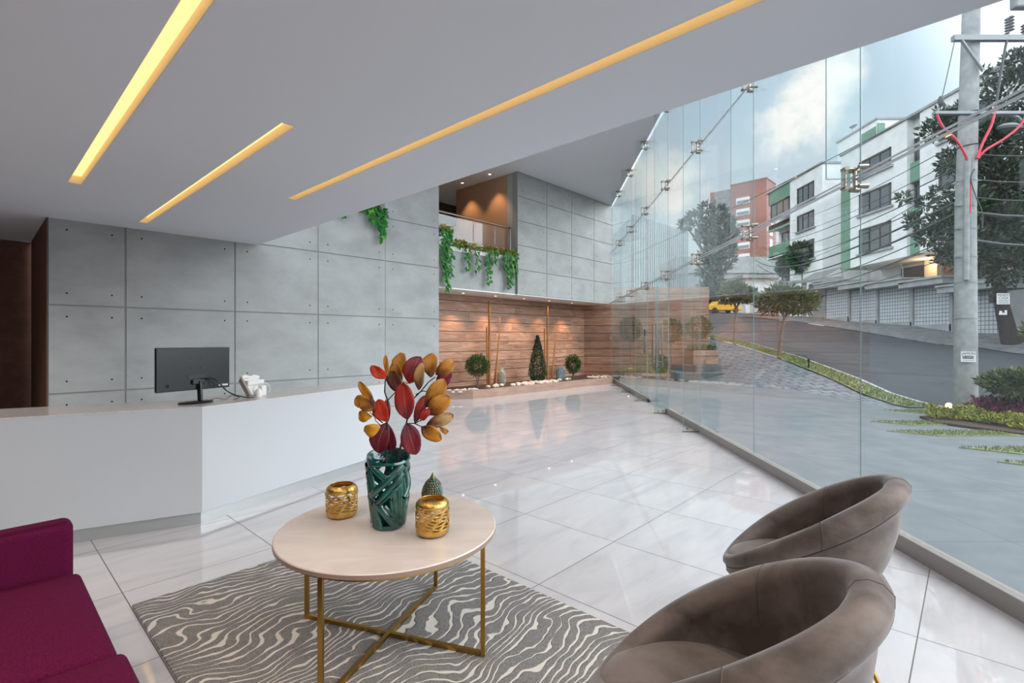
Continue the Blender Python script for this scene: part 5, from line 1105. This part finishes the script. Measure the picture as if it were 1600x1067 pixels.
# ================================================================ LIGHT, SKY, CAMERA
w = bpy.data.worlds.new('sky'); bpy.context.scene.world = w; w.use_nodes = True; nt = w.node_tree; L = nt.links; nt.nodes.clear()
o = N(nt, 'ShaderNodeOutputWorld'); bg = N(nt, 'ShaderNodeBackground'); tc = N(nt, 'ShaderNodeTexCoord'); nv = N(nt, 'ShaderNodeVectorMath', operation='NORMALIZE'); L.new(tc.outputs['Generated'], nv.inputs[0])
sp = N(nt, 'ShaderNodeSeparateXYZ'); L.new(nv.outputs[0], sp.inputs[0])
base = ramp(nt, sp.outputs['Z'], [(.0, srgb((236, 243, 246))), (.22, srgb((220, 234, 243))), (.38, srgb((192, 217, 234))), (.9, srgb((160, 192, 216)))])
def cloud(direction, rad, soft):
    d = N(nt, 'ShaderNodeVectorMath', operation='DOT_PRODUCT'); d.inputs[1].default_value = Vector(direction).normalized(); L.new(nv.outputs[0], d.inputs[0])
    n_ = N(nt, 'ShaderNodeTexNoise', Scale=7, Detail=8, Roughness=.62); L.new(nv.outputs[0], n_.inputs['Vector'])
    a_ = N(nt, 'ShaderNodeMath', operation='MULTIPLY_ADD'); a_.inputs[1].default_value = soft; L.new(n_.outputs['Fac'], a_.inputs[0]); L.new(d.outputs['Value'], a_.inputs[2])
    mr = N(nt, 'ShaderNodeMapRange', interpolation_type='SMOOTHSTEP'); mr.inputs['From Min'].default_value = rad+soft*.5; mr.inputs['From Max'].default_value = rad+soft*.5+.0035; L.new(a_.outputs[0], mr.inputs['Value']); return mr.outputs['Result']
def mixc(fac, a_, c_):
    mx = N(nt, 'ShaderNodeMix', data_type='RGBA'); L.new(fac, mx.inputs[0]); L.new(a_, mx.inputs[6]); mx.inputs[7].default_value = c_; return mx.outputs[2]
col = base
gn_ = N(nt, 'ShaderNodeTexNoise', Scale=2.6, Detail=7, Roughness=.6); L.new(nv.outputs[0], gn_.inputs['Vector'])
hz = N(nt, 'ShaderNodeMapRange', interpolation_type='SMOOTHSTEP'); hz.inputs['From Min'].default_value = .46; hz.inputs['From Max'].default_value = .72; hz.inputs['To Max'].default_value = .35; L.new(gn_.outputs['Fac'], hz.inputs['Value'])
col = mixc(hz.outputs[0], col, (.86, .86, .84, 1))
D = lambda px, py: ((px-CX)/F, 1, (HZ-py)/F)
for px, py, rad, soft in ((1250, 175, .9974, .012), (1205, 205, .9980, .011), (1165, 230, .9988, .008), (1285, 140, .9984, .011), (1320, 200, .9994, .004), (1030, 280, .9965, .016), (1340, 225, .9995, .004)):
    col = mixc(cloud(D(px, py), rad, soft), col, (1.16, 1.13, 1.07, 1))
# two glow lobes added to the unseen sky to fill interior and facades
sd = N(nt, 'ShaderNodeVectorMath', operation='DOT_PRODUCT'); sd.inputs[1].default_value = Vector((.95, -.15, .60)).normalized(); L.new(nv.outputs[0], sd.inputs[0])
mr = N(nt, 'ShaderNodeMapRange', interpolation_type='SMOOTHSTEP'); mr.inputs['From Min'].default_value = .55; mr.inputs['From Max'].default_value = 1; mr.inputs['To Min'].default_value = 0; mr.inputs['To Max'].default_value = FILL_R; L.new(sd.outputs['Value'], mr.inputs['Value'])
sd2 = N(nt, 'ShaderNodeVectorMath', operation='DOT_PRODUCT'); sd2.inputs[1].default_value = Vector((-.6, -.5, .62)).normalized(); L.new(nv.outputs[0], sd2.inputs[0])
mr2 = N(nt, 'ShaderNodeMapRange', interpolation_type='SMOOTHSTEP'); mr2.inputs['From Min'].default_value = .2; mr2.inputs['From Max'].default_value = 1; mr2.inputs['To Max'].default_value = FILL_L; L.new(sd2.outputs['Value'], mr2.inputs['Value'])
ssum = N(nt, 'ShaderNodeMath', operation='ADD'); L.new(mr.outputs[0], ssum.inputs[0]); L.new(mr2.outputs[0], ssum.inputs[1])
gz = N(nt, 'ShaderNodeMapRange'); gz.inputs['From Min'].default_value = -.02; gz.inputs['From Max'].default_value = .0; L.new(sp.outputs['Z'], gz.inputs['Value'])
mg = N(nt, 'ShaderNodeMix', data_type='RGBA'); L.new(gz.outputs[0], mg.inputs[0]); mg.inputs[6].default_value = (.22, .22, .23, 1); L.new(col, mg.inputs[7])
wl = N(nt, 'ShaderNodeMath', operation='MINIMUM'); wl.inputs[1].default_value = 1; L.new(ssum.outputs[0], wl.inputs[0])
wg = N(nt, 'ShaderNodeMath', operation='MULTIPLY'); L.new(wl.outputs[0], wg.inputs[0]); L.new(gz.outputs[0], wg.inputs[1])
L.new(mixc(wg.outputs[0], mg.outputs[2], (.93, .96, 1.0, 1)), bg.inputs['Color'])
sg = N(nt, 'ShaderNodeMath', operation='MULTIPLY_ADD'); sg.inputs[2].default_value = 1; L.new(ssum.outputs[0], sg.inputs[0]); L.new(gz.outputs[0], sg.inputs[1])
stn = N(nt, 'ShaderNodeMath', operation='MULTIPLY'); stn.inputs[1].default_value = SKY; L.new(sg.outputs[0], stn.inputs[0]); L.new(stn.outputs[0], bg.inputs['Strength']); L.new(bg.outputs[0], o.inputs['Surface'])
sc = bpy.context.scene
cam = bpy.data.cameras.new('camera'); cam.sensor_width = 36; cam.lens = F/1600*36; cam.shift_y = -3.5/1600; cam.clip_start = .05; cam.clip_end = 600
co = bpy.data.objects.new('camera', cam); COL.objects.link(co); co.location = (0, 0, H); co.rotation_euler = (PI/2, 0, 0); sc.camera = co
sc.view_settings.view_transform = 'Standard'; sc.view_settings.look = 'None'; sc.view_settings.gamma = 1; sc.view_settings.use_curve_mapping = False; sc.view_settings.exposure = EXPO
cy = sc.cycles; cy.transparent_max_bounces = 40; cy.max_bounces = 8; cy.diffuse_bounces = 4; cy.glossy_bounces = 5; cy.sample_clamp_indirect = 4; cy.use_denoising = True; cy.caustics_reflective = False
